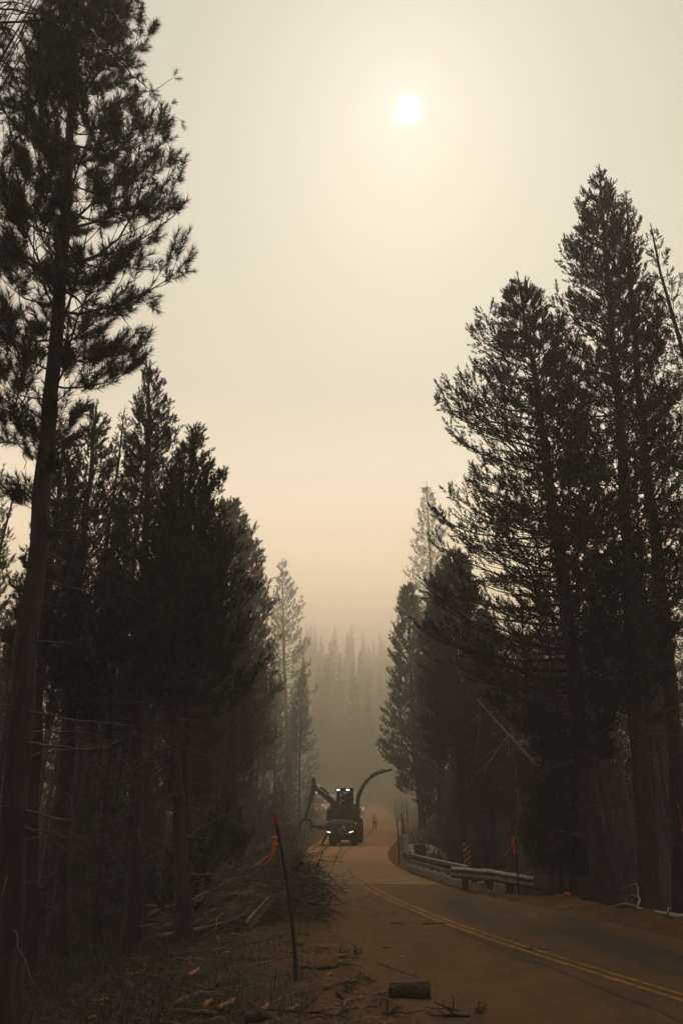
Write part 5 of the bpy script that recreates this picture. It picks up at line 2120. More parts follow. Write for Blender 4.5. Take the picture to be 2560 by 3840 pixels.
def pickup():
    Y = 114.0
    x = 2.55
    t = empty('pickup_truck', (x, Y, float(Rz(Y))), 'white pickup truck with its headlight on, facing down the road behind the chipper', 'pickup', rz=-.06)
    q = MB()
    q.prism_x([(0, .55), (0, .95), (.06, 1.05), (1.35, 1.15), (1.5, 1.15), (5.4, 1.15), (5.4, .55)], -.95, .95)
    q.build('body', M['white_paint'], t, bevel=.05)
    q = MB()
    V = [(-.86, 1.35, 1.15), (.86, 1.35, 1.15), (.86, 3.6, 1.15), (-.86, 3.6, 1.15), (-.70, 2.05, 1.78), (.70, 2.05, 1.78), (.70, 3.35, 1.78), (-.70, 3.35, 1.78)]
    q.add(V, [(0, 3, 2, 1), (4, 5, 6, 7), (0, 1, 5, 4), (1, 2, 6, 5), (2, 3, 7, 6), (3, 0, 4, 7)])
    q.build('cab', M['white_paint'], t, bevel=.06)
    q = MB()
    q.add([(-.76, 1.40, 1.20), (.76, 1.40, 1.20), (.64, 2.00, 1.72), (-.64, 2.00, 1.72)], [(0, 1, 2, 3)])
    o = q.build('windscreen', M['glass_dark'], t)
    o.location = (0, -.03, .02)
    for s in (-1, 1):
        q = MB()
        q.add([(s * .87, 1.75, 1.2), (s * .87, 3.3, 1.2), (s * .735, 3.2, 1.72), (s * .735, 2.15, 1.72)], [(0, 1, 2, 3)])
        o = q.build('side_window', M['glass_dark'], t)
        o.location = (s * .012, 0, 0)
        q = MB()
        q.box((s * 1.10, 1.75, 1.28), (.20, .10, .24))
        q.cyl((s * .86, 1.8, 1.2), (s * 1.05, 1.76, 1.24), .03)
        q.build('mirror', M['machine_black'], t, bevel=.02)
        q = MB()
        q.box((s * .72, -.01, .86), (.34, .06, .18))
        h = q.build('headlight', M['machine_dark'], t)
        q = MB()
        q.box((s * .74, -.045, .87), (.16, .02, .13))
        q.build('lens', M['lamp_amber'] if s > 0 else M['lamp'], h)
    q = MB()
    q.box((0, -.02, .86), (1.05, .05, .26))
    q.build('grille', M['machine_black'], t)
    for k in range(3):
        q = MB()
        q.box((0, -.055, .78 + .08 * k), (1.0, .02, .025))
        q.build('slat', M['alu'], t)
    q = MB()
    q.box((0, -.06, .55), (1.9, .16, .24))
    q.build('bumper', M['alu'], t, bevel=.03)
    q = MB()
    q.box((0, 2.5, 1.80), (.9, .3, .08))
    q.build('roof_lamp_bar', M['white_paint'], t)
    for s in (-1, 1):
        for yy in (.95, 4.4):
            road_wheel(t, (s * .82, yy, .39), .39, .26)


pickup()


def box_truck(x, Y, label, rz, w=2.3, H=2.9, hood=True, amber=False):
    t = empty('utility_truck', (x, Y, float(Rz(Y))), label, 'truck', rz=rz)
    q = MB()
    q.box((0, 4.6, .5 + (H - .5) / 2 + .15), (w, 5.2, H - .65))
    q.build('box_body', M['white_paint'], t, bevel=.04)
    q = MB()
    q.box((0, 4.6, H + .02), (w + .06, 5.3, .10))
    q.build('roof_rail', M['roof_cream'], t)
    q = MB()
    q.prism_x([(1.55, H - .42), (2.0, H + .10), (2.0, H - .42)], -w * .47, w * .47)  # sloped cap added so the front roof edge catches sky light
    q.build('light_catching_cap', M['white_paint'], t)
    q = MB()
    q.prism_x([(0, .5), (0, 1.25), (.9, 1.4), (1.45, 2.15), (2.0, 2.2), (2.0, .5)], -w * .44, w * .44)
    q.build('cab', M['white_paint'], t, bevel=.05)
    q = MB()
    q.add([(-w * .39, .93, 1.45), (w * .39, .93, 1.45), (w * .36, 1.42, 2.08), (-w * .36, 1.42, 2.08)], [(0, 1, 2, 3)])
    o = q.build('windscreen', M['glass_dark'], t)
    o.location = (0, -.03, .015)
    q = MB()
    q.box((0, -.03, .95), (w * .5, .06, .4))
    q.build('grille', M['machine_black'], t)
    q = MB()
    q.box((0, -.08, .52), (w * .9, .18, .26))
    q.build('bumper', M['alu'], t)
    for s in (-1, 1):
        q = MB()
        q.box((s * w * .36, -.03, .98), (.26, .07, .2))
        h = q.build('headlight', M['machine_dark'], t)
        q = MB()
        q.box((s * w * .36, -.075, .98), (.15, .02, .13))
        q.build('lens', M['lamp_amber'] if amber else M['white_paint'], h)
        q = MB()
        q.box((s * (w * .5 + .12), 1.0, 1.65), (.16, .10, .38))
        q.build('mirror', M['machine_black'], t)
        for yy in (.8, 5.6):
            road_wheel(t, (s * w * .41, yy, .45), .45, .3)
    for k in range(5):
        q = MB()
        q.box((-w * .36 + w * .18 * k, 1.98, H - .06), (.10, .03, .06))
        q.build('marker_lamp', M['machine_dark'], t)
    return t


box_truck(1.25, 123.0, 'tall white truck half hidden behind the chipper cab in the road lane', -.02, 2.2, 2.95)
box_truck(-1.62, 116.0, 'white box truck with marker lamps on its roof edge behind the crane boom', .02, 2.2, 2.85, amber=True)


def fire_engine():
    Y = 119.0
    x = -3.9
    t = empty('fire_engine', (x, Y, float(Rz(Y))), 'red fire engine with lit beacons half hidden by roadside brush', 'fire engine', rz=.06)
    w = 2.35
    q = MB()
    q.box((0, 1.2, 1.45), (w, 2.3, 1.5), taper=(.97, .95))
    q.build('cab', M['red_paint'], t, bevel=.06)
    q = MB()
    q.box((0, 5.2, 1.65), (w, 5.4, 1.9))
    q.build('body', M['red_paint'], t, bevel=.04)
    q = MB()
    q.box((0, .03, 2.32), (w * .96, 2.1, .30))

    q.build('cab_top', M['white_paint'], t, bevel=.04)
    q = MB()
    q.box((0, .02, 1.72), (w * .86, .05, .62))
    q.build('windscreen', M['glass_dark'], t)
    q = MB()
    q.box((0, -.02, 1.05), (w * .5, .06, .42))
    q.build('grille', M['alu'], t)
    q = MB()
    q.box((0, -.15, .62), (w, .4, .32))
    q.build('bumper', M['white_paint'], t, bevel=.03)
    for s in (-1, 1):
        q = MB()
        q.box((s * w * .38, -.03, 1.08), (.34, .06, .22))
        h = q.build('headlight', M['machine_dark'], t)
        q = MB()
        q.box((s * w * .38, -.07, 1.08), (.26, .02, .14))
        q.build('lens', M['lamp_red'], h)
        for yy in (.9, 6.0):
            road_wheel(t, (s * w * .41, yy, .5), .5, .32)
    q = MB()
    q.box((0, .5, 2.86), (w * .8, .35, .06))
    lb = q.build('light_bar', M['machine_dark'], t)
    for k in range(6):
        q = MB()
        q.box((-w * .33 + w * .132 * k, .5, 2.97), (.22, .30, .15))
        q.build('beacon', M['lamp_red'], lb, bevel=.02)
    q = MB()
    q.box((0, .5, 2.655), (w * .9, 1.9, .36))
    q.build('crew_roof', M['red_paint'], t, bevel=.04)


fire_engine()
# ------------------------------------------------------------------ brush, sticks, undergrowth
RD = np.random.default_rng(2024)


def on_ground(px, py, road=False):
    d = ray(px, py)
    t = 6.0
    while t < 300:
        x, y, z = d[0] * t, d[1] * t, EYE + d[2] * t
        h = max(gzf(x, y), float(road_z(x, y)) if float(xl(y)) < x < float(xr(y)) else -9)
        if z <= h:
            return np.array((x, y, h))
        t += .02
    return np.array((x, y, z))


def branch_mesh(name, L, r, m, rng, forks=5, bend=.12, sides=6, twigs=0):
    """a crooked tapering branch along +x, with side forks"""
    b = MB()
    n = 9
    s = np.linspace(0, 1, n)
    P = np.stack([s * L, bend * L * np.sin(s * 2.6 + rng.uniform(0, 3)) * s, bend * .5 * L * np.sin(s * 3 + rng.uniform(0, 3)) * s], 1)
    P[1:] += np.cumsum(rng.normal(0, .022 * L ** .5, (n - 1, 3)), 0) * np.array((.4, 1, 1))
    b.tube(P, r * (1 - .75 * s), sides, jit=.08, rng=rng)
    for k in range(forks):
        i = int(rng.integers(2, n - 1))
        a = rng.uniform(0, 2 * np.pi)
        d = np.array((.85, .55 * math.cos(a), .55 * math.sin(a)))
        l = L * rng.uniform(.12, .42) * (1 - .5 * i / n)
        q = [P[i] + d * l * f + rng.normal(0, .02 * l + .004, 3) * (f > 0) for f in (0, .3, .65, 1)]
        rr = r * (1 - .75 * i / n) * .6
        b.tube(q, [rr, rr * .8, rr * .55, rr * .25], max(4, sides - 2), rng=rng)
        for w in range(twigs):
            dd = d + rng.normal(0, .5, 3)
            qq = [q[2] + dd * l * .5 * f + rng.normal(0, .01, 3) * (f > 0) for f in (0, .5, 1)]
            b.tube(qq, [rr * .4, rr * .3, rr * .15], 3, rng=rng)
    return b.mesh(name, m, True)


def euler_along(d, roll=0.0):
    return Vector(d).to_track_quat('X', 'Z').to_euler()


BR = [branch_mesh('brush_branch', RD.uniform(1.4, 3.3), RD.uniform(.010, .030), M['stick'], RD, 7, .16, 6, 3) for _ in range(18)]
BIG = [branch_mesh('brush_limb', RD.uniform(1.6, 2.6), RD.uniform(.04, .06), M['stick'], RD, 3, .07, 8, 1) for _ in range(5)]


def leaves(P, D, size, rng, droop=.2, wid=.26):
    """lanceolate folded leaves (two triangles each side of a midrib -> 4 verts, 2 tris)"""
    D = D / (np.linalg.norm(D, axis=1)[:, None] + 1e-9)
    S = np.cross(D, rng.normal(0, 1, D.shape))
    S /= np.linalg.norm(S, axis=1)[:, None] + 1e-9
    L = size * rng.uniform(.6, 1.25, len(P))[:, None]
    tip = P + D * L + np.array((0, 0, -droop)) * L
    mid = P + D * L * .45
    a, b = mid + S * L * wid / 2, mid - S * L * wid / 2
    up = np.cross(S, D) * L * .05
    V = np.stack([P, a + up, tip, b + up], 1).reshape(-1, 3)
    k = np.arange(len(P))[:, None] * 4
    T = np.concatenate([k + np.array([[0, 1, 2]]), k + np.array([[0, 2, 3]])], 0)
    return V, T


def leafy_stems(starts, dirs, lens, per, size, rng, curve=-.25, wid=.26):
    """thin stems with leaves; returns stem tubes and leaf arrays"""
    n = len(starts)
    s = np.linspace(0, 1, 5)
    PT = starts[:, None] + dirs[:, None] * (lens[:, None] * s)[..., None]
    PT[..., 2] += curve * lens[:, None] * s ** 2
    PT[:, 1:] += rng.normal(0, .02, (n, 4, 3))
    stems = tubes(PT, np.full((n, 1), .006) * (1 - .7 * s), 4)
    u = rng.uniform(.15, 1, (n, per))
    idx = u * 4
    i0 = np.clip(idx.astype(int), 0, 3)
    f = (idx - i0)[..., None]
    r = np.arange(n)[:, None]
    p = PT[r, i0] * (1 - f) + PT[r, i0 + 1] * f
    d = (PT[r, i0 + 1] - PT[r, i0])
    d /= np.linalg.norm(d, axis=2, keepdims=True) + 1e-9
    d = d + rng.normal(0, .6, d.shape)
    return stems, leaves(p.reshape(-1, 3), d.reshape(-1, 3), size, rng, wid=wid)


def mound(x, y, c, hw, h):
    q = ((x - c[0]) / hw[0]) ** 2 + ((y - c[1]) / hw[1]) ** 2
    return h * np.clip(1 - q, 0, 1) ** .75


def brush_pile():
    c, hw, h = (-2.45, 20.2), (2.1, 4.7), 1.05
    base = np.array((c[0], c[1], gzf(*c)))
    t = empty('brush_pile', tuple(base), 'big heap of cut branches on the verge with green leafy ends towards the road', 'brush pile')
    n = 290
    for i in range(n):
        u, v = RD.uniform(-1, 1), RD.uniform(-1, .65)
        if u * u + v * v > 1:
            continue
        x, y = c[0] + u * hw[0] * .9, c[1] + v * hw[1] * .9
        hm = float(mound(x, y, c, hw, h))
        z = max(gzf(x, y), -.5) + hm * RD.uniform(.25, 1.0) ** .6 + .03
        az = RD.normal(.3, .62)
        pit = RD.normal(.10, .26) - .25 * u
        d = Vector((math.cos(az) * math.cos(pit), math.sin(az) * math.cos(pit), math.sin(pit)))
        o = link('branch', BR[int(RD.integers(0, len(BR)))] if i % 9 else BIG[int(RD.integers(0, len(BIG)))], t)
        s = RD.uniform(.55, .95)
        o.scale = (s, s, s)
        o.rotation_euler = (d.to_track_quat('X', 'Z') @ Vector((1, 0, 0)).to_track_quat('X', 'Z').inverted()).to_euler() if False else euler_along(d)
        o.location = Vector((x, y, z)) - d * (1.0 * s) - Vector(base)
    # the many thin twigs
    n = 2000
    u = RD.uniform(-1, 1, (n, 2))
    u = u[(u ** 2).sum(1) < 1]
    n = len(u)
    P0 = np.stack([c[0] + u[:, 0] * hw[0] * 1.02, c[1] + u[:, 1] * hw[1] * .95, 0 * u[:, 0]], 1)
    P0[:, 2] = np.maximum(gz(P0[:, 0], P0[:, 1]), -.6) + mound(P0[:, 0], P0[:, 1], c, hw, h) * RD.uniform(.3, 1.06, n)
    az, pit = RD.normal(.3, .6, n), RD.normal(.12, .35, n)
    D = np.stack([np.cos(az) * np.cos(pit), np.sin(az) * np.cos(pit), np.sin(pit)], 1)
    L = RD.uniform(.3, 1.1, n)
    s = np.linspace(-.5, .5, 5)
    PT = P0[:, None] + D[:, None] * (L[:, None] * s)[..., None]
    PT += RD.normal(0, .018, PT.shape)
    V, Q = tubes(PT, RD.uniform(.003, .008, (n, 1)) * (1 - .8 * (s + .5)), 3)
    tag(link('twigs', np_mesh('brush_twigs', V - base, quads=Q, mat=M['stick']), t), kind='stuff')
    # leafy ends at the road side
    n = 230
    a = RD.uniform(0, 1, n)
    P0 = np.stack([RD.uniform(-1.9, -.55, n), RD.uniform(16.7, 20.0, n), RD.uniform(.02, .55, n)], 1)
    P0[:, 2] += .75 * mound(P0[:, 0], P0[:, 1], c, hw, h)
    D = np.stack([RD.normal(.75, .3, n), RD.normal(-.25, .45, n), RD.normal(.12, .3, n)], 1)
    D /= np.linalg.norm(D, axis=1)[:, None]
    (V, Q), (LV, LT) = leafy_stems(P0, D, RD.uniform(.35, .8, n), 34, .062, RD, -.45)
    tag(link('stems', np_mesh('brush_stems', V - base, quads=Q, mat=M['twig']), t), kind='stuff')
    tag(link('foliage', np_mesh('brush_leaves', LV - base, tris=LT, mat=M['leaf']), t), kind='stuff')
    # a handful of thick cut limbs with pale ends
    for (a, b_, r) in (((905, 3560, 15.6), (950, 3470, 16.6), .05), ((960, 3450, 16.6), (1018, 3375, 17.2), .055), ((1115, 3245, 18.5), (1140, 3228, 18.2), .06), ((955, 3250, 19), (1000, 3215, 19.4), .05), ((720, 3470, 15.9), (830, 3395, 17.5), .045), ((710, 3490, 15.6), (905, 3452, 16.4), .04)):
        pa, pb = at(*a[:2], a[2]), at(*b_[:2], b_[2])
        q = MB()
        pts = [pa + (pb - pa) * f + RD.normal(0, .012, 3) * (0 < f < 1) for f in (-.6, -.2, .25, .6, 1)]
        q.tube(np.array(pts) - base, [r * 1.1, r * 1.05, r, r * .95, r * .9], 9, jit=.06)
        lm = q.build('cut_limb', M['stick'], t, smooth=False)
        q = MB()
        dd = (pts[-1] - pts[-2])
        dd /= np.linalg.norm(dd)
        q.cyl(pts[-1] - base, pts[-1] - base + dd * .006, r * .86, 10)
        q.build('cut_face', M['freshwood'], lm)
    return t


brush_pile()


def small_heap():
    c, hw, h = (-3.3, 35.5), (1.5, 6.0), .85
    base = np.array((c[0], c[1], gzf(*c)))
    t = empty('brush_heap', tuple(base), 'smaller grey brush heap farther along the verge, before the chipper', 'brush pile')
    for i in range(90):
        u, v = RD.uniform(-1, 1), RD.uniform(-1, 1)
        x, y = c[0] + u * hw[0], c[1] + v * hw[1]
        z = gzf(x, y) + float(mound(x, y, c, hw, h)) * RD.uniform(.3, 1)
        az, pit = RD.normal(.4, .7), RD.normal(.1, .2)
        d = Vector((math.cos(az) * math.cos(pit), math.sin(az) * math.cos(pit), math.sin(pit)))
        o = link('branch', BR[int(RD.integers(0, len(BR)))], t)
        o.rotation_euler = euler_along(d)
        o.location = Vector((x, y, z)) - d * .8 - Vector(base)


small_heap()


def willow(name, loc, H, spread, n, label, size=.06, m='leaf', per=46, wid=.26, cat='shrub'):
    base = np.array((loc[0], loc[1], gzf(*loc[:2]) if len(loc) < 3 else loc[2]))
    t = empty(name, tuple(base), label, cat)
    P0 = np.stack([RD.normal(0, spread * .25, n), RD.normal(0, spread * .25, n), RD.uniform(0, .1, n)], 1)
    D = np.stack([RD.normal(0, .28, n), RD.normal(0, .28, n), np.ones(n)], 1)
    D /= np.linalg.norm(D, axis=1)[:, None]
    (V, Q), (LV, LT) = leafy_stems(P0, D, H * RD.uniform(.5, 1.05, n), per, size, RD, -.08, wid)
    tag(link('stems', np_mesh(name + '_stems', V, quads=Q, mat=M['twig']), t), kind='stuff')
    tag(link('foliage', np_mesh(name + '_leaves', LV, tris=LT, mat=M[m]), t), kind='stuff')
    return t


willow('willow_shrub', (-1.55, 20.6), 2.3, 1.5, 46, 'upright leafy willow shrub behind the brush pile, level with the stake top', .07)
willow('willow_shrub', (-1.15, 21.6), 1.6, 1.3, 34, 'low leafy willow shrub at the back corner of the brush pile', .07)
willow('low_shrub', (6.75, 21.4), .95, 1.6, 60, 'olive low shrub at the pin flag beyond the guardrail end', .045, 'shrub', 40, .5)
willow('low_shrub', (7.9, 20.6), 1.0, 1.8, 70, 'dark low shrub at the foot of the broad leaning pine', .045, 'shrub', 36, .5)
willow('low_shrub', (9.3, 19.2), .9, 1.8, 60, 'dark low shrub at the foot of the tallest pine', .045, 'shrub', 36, .5)
willow('low_shrub', (5.9, 27.5), 1.4, 2.4, 60, 'dark shrub in the hollow behind the guardrail beam', .06, 'shrub', 40, .4)
willow('low_shrub', (4.9, 44.0), 1.9, 3.0, 70, 'dark bush on the bank past the grey sign back', .09, 'shrub', 44, .4)
willow('low_shrub', (6.6, 48.0), 2.6, 4.0, 90, 'bigger dark bush on the bank behind the low outcrop', .12, 'shrub', 44, .4)
willow('low_shrub', (-3.9, 56.0), 1.7, 2.4, 50, 'smoke-dimmed bush on the verge beside the outrigger', .12, 'shrub', 40, .4)
willow('low_shrub', (-4.0, 100.0), 2.0, 3.0, 50, 'smoky bush on the verge before the fire engine', .2, 'shrub', 40, .4)


def sapling(name, loc, H, lean, label, seed):
    z = np.linspace(0, H, 12)
    tr = np.stack([lean[0] * (z / H) ** 1.3, lean[1] * z / H, z], 1)
    res = gen_tree(seed, tr, .03, .008, .12, .97, cone(.75, .12, .7, .8), 26, (10, 55), 4, (T_MID, 1.35, 2), upturn=.35, droop=.05, limb_r=.016, t_sides=6)
    ms = tree_meshes(res, name)
    return place_tree(name, ms, (loc[0], loc[1], gzf(*loc) - .05), label)


sapling('pine_sapling', (-3.75, 17.2), 2.5, (1.1, .3), 'thin pine sapling leaning over the brush pile from the dark wood', 501)
sapling('pine_sapling', (-3.1, 20.5), 2.2, (.3, .2), 'small pine sapling behind the brush pile', 503)


# dead bleached wood in the right-hand wood
def dead_things():
    pa, pb = at2(1275, 1808, 24.5), at2(1095, 1605, 25.5)
    t = empty('dead_tree', tuple(pa), 'pale dead trunk leaning diagonally through the dark wood', 'dead tree')
    q = MB()
    n = 14
    s = np.linspace(-.22, 1, n)
    P = (pb - pa) * s[:, None] + np.stack([.012 * np.sin(s * 7), 0 * s, .015 * np.sin(s * 5)], 1)
    q.tube(P, .058 * (1 - .6 * np.clip(s, 0, 1)), 9, jit=.05)
    q.build('trunk', M['palewood'], t, smooth=True)
    for i in range(13):
        k = RD.uniform(.25, 1)
        p0 = (pb - pa) * k
        d = np.array((RD.normal(-.3, .7), RD.normal(0, .6), RD.normal(-.35, .5)))
        l = RD.uniform(.5, 1.7)
        pts = [p0 + d * l * f + np.array((0, 0, -.35 * l * f * f)) + RD.normal(0, .04, 3) * (f > 0) for f in (0, .25, .5, .75, 1)]
        q = MB()
        q.tube(pts, [.014, .011, .009, .006, .004], 5)
        for w in range(4):
            j = int(RD.integers(1, 4))
            dd = d + RD.normal(0, .6, 3)
            q.tube([pts[j], pts[j] + dd * l * .2 + RD.normal(0, .02, 3), pts[j] + dd * l * .38 + np.array((0, 0, -.1))], [.009, .007, .004], 4)
        q.build('limb', M['palewood'], t, smooth=True)
    # bare standing dead pines
    for i, (x, y, H, lab) in enumerate([(7.0, 30.0, 11, 'bare dead pine with drooping grey twigs behind the guardrail sign'), (9.9, 26.0, 12, 'bare dead pine with curling twigs behind the broad leaning pine'), (13.2, 23.5, 12, 'bare dead pine with curling twigs between the two tallest pines'),
                                        (-5.6, 24.0, 12, 'bare dead pine with grey twigs behind the brush pile'), (-8.5, 21.0, 11, 'bare dead pine with tangled twigs in the dark verge wood')]):
        z = np.linspace(0, H, 16)
        tr = np.stack([.2 * np.sin(z * .3 + i), .1 * np.sin(z * .4), z], 1)
        res = gen_tree(600 + i, tr, .11, .015, .5, .98, lambda t_, a: .2, 2, (0, 30), 2, (T_FAR, .01, 1), dead=60, dead_t=(.1, .97), dead_len=1.7)
        res['crown'] = np.zeros((0, 3))
        ms = tree_meshes(res, 'dead_pine', bark='deadwood', deadmat='deadwood')
        place_tree('dead_pine', ms, (x, y, gzf(x, y) - .1), lab, cat='dead tree')
    # pale crooked branch on the bank by the road
    pts = [at(px, py, Y) for px, py, Y in ((2620, 3447, 16.9), (2560, 3440, 17.1), (2490, 3428, 17.3), (2440, 3418, 17.5), (2400, 3410, 17.7), (2384, 3400, 17.8))]
    base = pts[2].copy()
    t = empty('fallen_branch', tuple(base), 'pale barkless fallen branch with an upright fork on the bank by the road', 'branch')
    q = MB()
    q.tube(np.array(pts) - base, [.065, .06, .052, .046, .04, .03], 9, jit=.08)
    q.build('stem', M['palewood'], t, smooth=True)
    for path, r in (([(2386, 3400, 17.8), (2394, 3385, 17.8), (2397, 3370, 17.85), (2389, 3358, 17.9), (2390, 3335, 17.9), (2387, 3318, 17.9), (2382, 3312, 17.9)], .03), ([(2384, 3398, 17.8), (2360, 3392, 17.9), (2335, 3388, 18), (2310, 3395, 18)], .018),
                    ([(2390, 3366, 17.9), (2370, 3355, 18), (2345, 3362, 18)], .012), ([(2386, 3312, 17.9), (2360, 3320, 18), (2320, 3337, 18)], .010), ([(2345, 3390, 18), (2342, 3370, 18), (2325, 3362, 18)], .010), ([(2500, 3428, 17.2), (2505, 3400, 17.2)], .03), ([(2310, 3395, 18), (2275, 3400, 18.1)], .008)):
        q = MB()
        pp = np.array([at(*p[:2], p[2]) for p in path]) - base
        q.tube(pp, r * np.linspace(1, .45, len(pp)), 6, jit=.08)
        q.build('fork', M['palewood'], t, smooth=True)


dead_things()


# bare limbs of the near pine that reach over the dark gap
def near_pine_limbs():
    root = [o for o in bpy.data.objects if o.get('label', '').startswith('tall long-needled pine')][0]
    b0 = np.array(root.location)
    for path, r in (([(62, 1632), (100, 1640), (180, 1656), (250, 1660), (325, 1668)], .017), ([(60, 1705), (110, 1712), (180, 1722), (240, 1716), (290, 1697), (320, 1680)], .019), ([(62, 1470), (100, 1472), (150, 1476), (210, 1487)], .011), ([(240, 1716), (235, 1740), (240, 1760)], .008), ([(230, 1660), (226, 1690), (236, 1716)], .008), ([(55, 1860), (90, 1868), (130, 1880), (180, 1884)], .02), ([(50, 1900), (90, 1905), (150, 1925), (200, 1920)], .012)):
        P = np.array([at2(x, y, 10.4 - .1 * i) for i, (x, y) in enumerate(path)]) - b0
        s = np.linspace(0, len(P) - 1, 14)
        P = np.stack([np.interp(s, range(len(P)), P[:, k]) for k in range(3)], 1) + RD.normal(0, .008, (14, 3))
        q = MB()
        q.tube(P, r * np.linspace(1.2, .35, 14), 6, jit=.1)
        for k in range(9):
            i = int(RD.integers(4, 14))
            d = RD.normal(0, .5, 3) + np.array((.4, 0, -.3))
            l = RD.uniform(.08, .3)
            q.tube([P[i], P[i] + d * l * .5, P[i] + d * l + np.array((0, 0, -.04))], [.004, .003, .002], 3)
        q.build('limb', M['deadwood'], root, smooth=True)


near_pine_limbs()


# ------------------------------------------------------------------ things lying on the shoulder
def lying(name, px_pts, r, m, label, cat='stick', group=None, forks=0, taper=.5, lift=0.0, end=None, sides=8):
    P = np.array([on_ground(*p) for p in px_pts])
    rr = r * np.linspace(1, taper, len(P))
    P[:, 2] += rr * .75 + lift
    base = P[len(P) // 2].copy()
    s = np.linspace(0, len(P) - 1, max(6, 3 * len(P)))
    Q = np.stack([np.interp(s, range(len(P)), P[:, k]) for k in range(3)], 1) - base
    Q[1:-1] += RD.normal(0, r * .22, Q[1:-1].shape)
    q = MB()
    q.tube(Q, r * np.linspace(1, taper, len(Q)), sides, jit=.10)
    for k in range(forks):
        i = int(RD.integers(1, len(Q) - 1))
        d = (Q[min(i + 1, len(Q) - 1)] - Q[i])
        d = d / (np.linalg.norm(d) + 1e-9) + RD.normal(0, .6, 3)
        d[2] = abs(d[2]) * .5
        l = RD.uniform(.06, .22)
        q.tube([Q[i], Q[i] + d * l * .5, Q[i] + d * l + RD.normal(0, .02, 3)], [r * .5, r * .38, r * .2], 4)
    if end:
        o = empty(name, tuple(base), label, cat, group)
        q.build('stem', m, o, smooth=True)
        e = MB()
        for a, b_, w in ((Q[0], Q[1], r), (Q[-1], Q[-2], r * taper)):
            d = a - b_
            d /= np.linalg.norm(d)
            e = MB()
            e.cyl(a, a + d * .004, w * .9, 10)
            e.build('cut_face', M[end], o)
        return o
    o = q.build(name, m, smooth=True)
    o.location = base
    return tag(o, label, cat, group)


def cut_log():
    pa, pb = on_ground(1462, 3738, True), on_ground(1612, 3742, True)
    r = .105
    base = (pa + pb) / 2
    t = empty('cut_log', tuple(base), 'short dark cut log lying across the road edge near the camera', 'log')
    q = MB()
    L = pb - pa
    P = np.array([pa + L * f - base + np.array((0, .02 * math.sin(f * 5), r * (.58 + .16 * f))) for f in np.linspace(0, 1, 15)])
    q.tube(P, r * (.80 + .2 * np.linspace(0, 1, 15) + .05 * np.sin(np.arange(15) * 1.3)), 22, jit=.075)
    q.build('bark', M['log'], t)
    d = L / np.linalg.norm(L)
    for a, s in ((P[0], -1), (P[-1], 1)):
        e = MB()
        e.cyl(a, a + d * s * .005, r * (.9 if s > 0 else .72), 18)
        e.build('cut_face', mat('old_cut_face', (.07, .047, .03), .9, (.04, .028, .02), 16), t)
    lying('fallen_stick', [(1405, 3733), (1460, 3722), (1530, 3718), (1590, 3708)], .012, M['stick'], 'thin bare branch lying in front of the cut log', forks=6)
    lying('fallen_stick', [(1415, 3625), (1470, 3650), (1520, 3668), (1568, 3684)], .010, M['stick'], 'crooked dark twig arching behind the cut log', forks=7, lift=.05)


cut_log()
F, S_, D_ = M['freshwood'], M['stick'], M['log']
lying('cut_branch', [(647, 3783), (700, 3758), (753, 3736)], .042, S_, 'pale thick cut branch at the bottom of the verge, pointing up the slope', 'branch', end='freshwood', taper=.85)
lying('cut_branch', [(621, 3800), (710, 3803), (805, 3807)], .03, S_, 'straight thick cut branch lying level at the bottom of the verge', 'branch', end='freshwood', taper=.8)
lying('cut_branch', [(765, 3782), (782, 3768), (797, 3757)], .035, F, 'short bright orange split piece of wood between the thick cut branches', 'wood piece', taper=.6)
lying('cut_branch', [(815, 3790), (850, 3772), (881, 3757)], .03, F, 'half-barked orange wood piece beside the short bright split piece', 'wood piece', taper=.7)
lying('cut_branch', [(711, 3670), (728, 3652), (744, 3635)], .035, F, 'bright orange bark slab on the dark duff below the thick trunk', 'wood piece', taper=.6)
lying('cut_branch', [(830, 3695), (790, 3715), (752, 3725)], .04, D_, 'dark barked stick with a pale broken tip on the verge', 'branch', end='freshwood')
lying('cut_branch', [(1126, 3637), (1190, 3642), (1268, 3628)], .03, D_, 'dark thick stick lying at the edge of the dust right of the snow stake', 'branch', end='chip', taper=.8)
lying('cut_branch', [(985, 3800), (1000, 3785), (1000, 3778)], .03, F, 'orange wood stub beneath the long thin curved branch', 'wood piece', taper=.8)
lying('cut_branch', [(1080, 3798), (1100, 3787), (1117, 3777)], .025, F, 'orange wood stub under the long dark branch end', 'wood piece', taper=.7)
lying('cut_branch', [(920, 3838), (980, 3828), (1010, 3822)], .05, D_, 'thick bark-covered limb end at the bottom frame edge', 'branch', end='freshwood', taper=.9)
lying('fallen_branch', [(1026, 3764), (1060, 3745), (1120, 3725), (1200, 3703)], .013, S_, 'long thin curved branch on the dirt left of the cut log', forks=6)
lying('fallen_branch', [(1120, 3800), (1165, 3770), (1215, 3715), (1260, 3697), (1330, 3680)], .014, D_, 'long dark branch rising towards the road from the verge bottom', forks=8)
lying('fallen_branch', [(830, 3800), (870, 3775), (930, 3762), (990, 3745)], .012, S_, 'pale forked branch among the split wood pieces', forks=6)
lying('fallen_branch', [(900, 3810), (1000, 3790), (1085, 3797), (1180, 3800), (1290, 3815)], .014, D_, 'long wavy dark branch along the bottom of the verge', forks=8)
lying('cut_branch', [(1266, 3735), (1275, 3742), (1292, 3752)], .03, D_, 'knobbly wood stub with pale cut end beside the grass tufts', 'wood piece', end='chip')
lying('fallen_branch', [(950, 3620), (1010, 3608), (1070, 3590)], .013, S_, 'thin grey stick lying left of the snow stake foot', forks=4)
lying('fallen_branch', [(795, 3567), (830, 3558), (855, 3546)], .012, F, 'bright pale stick on the slope below the brush pile', forks=1)
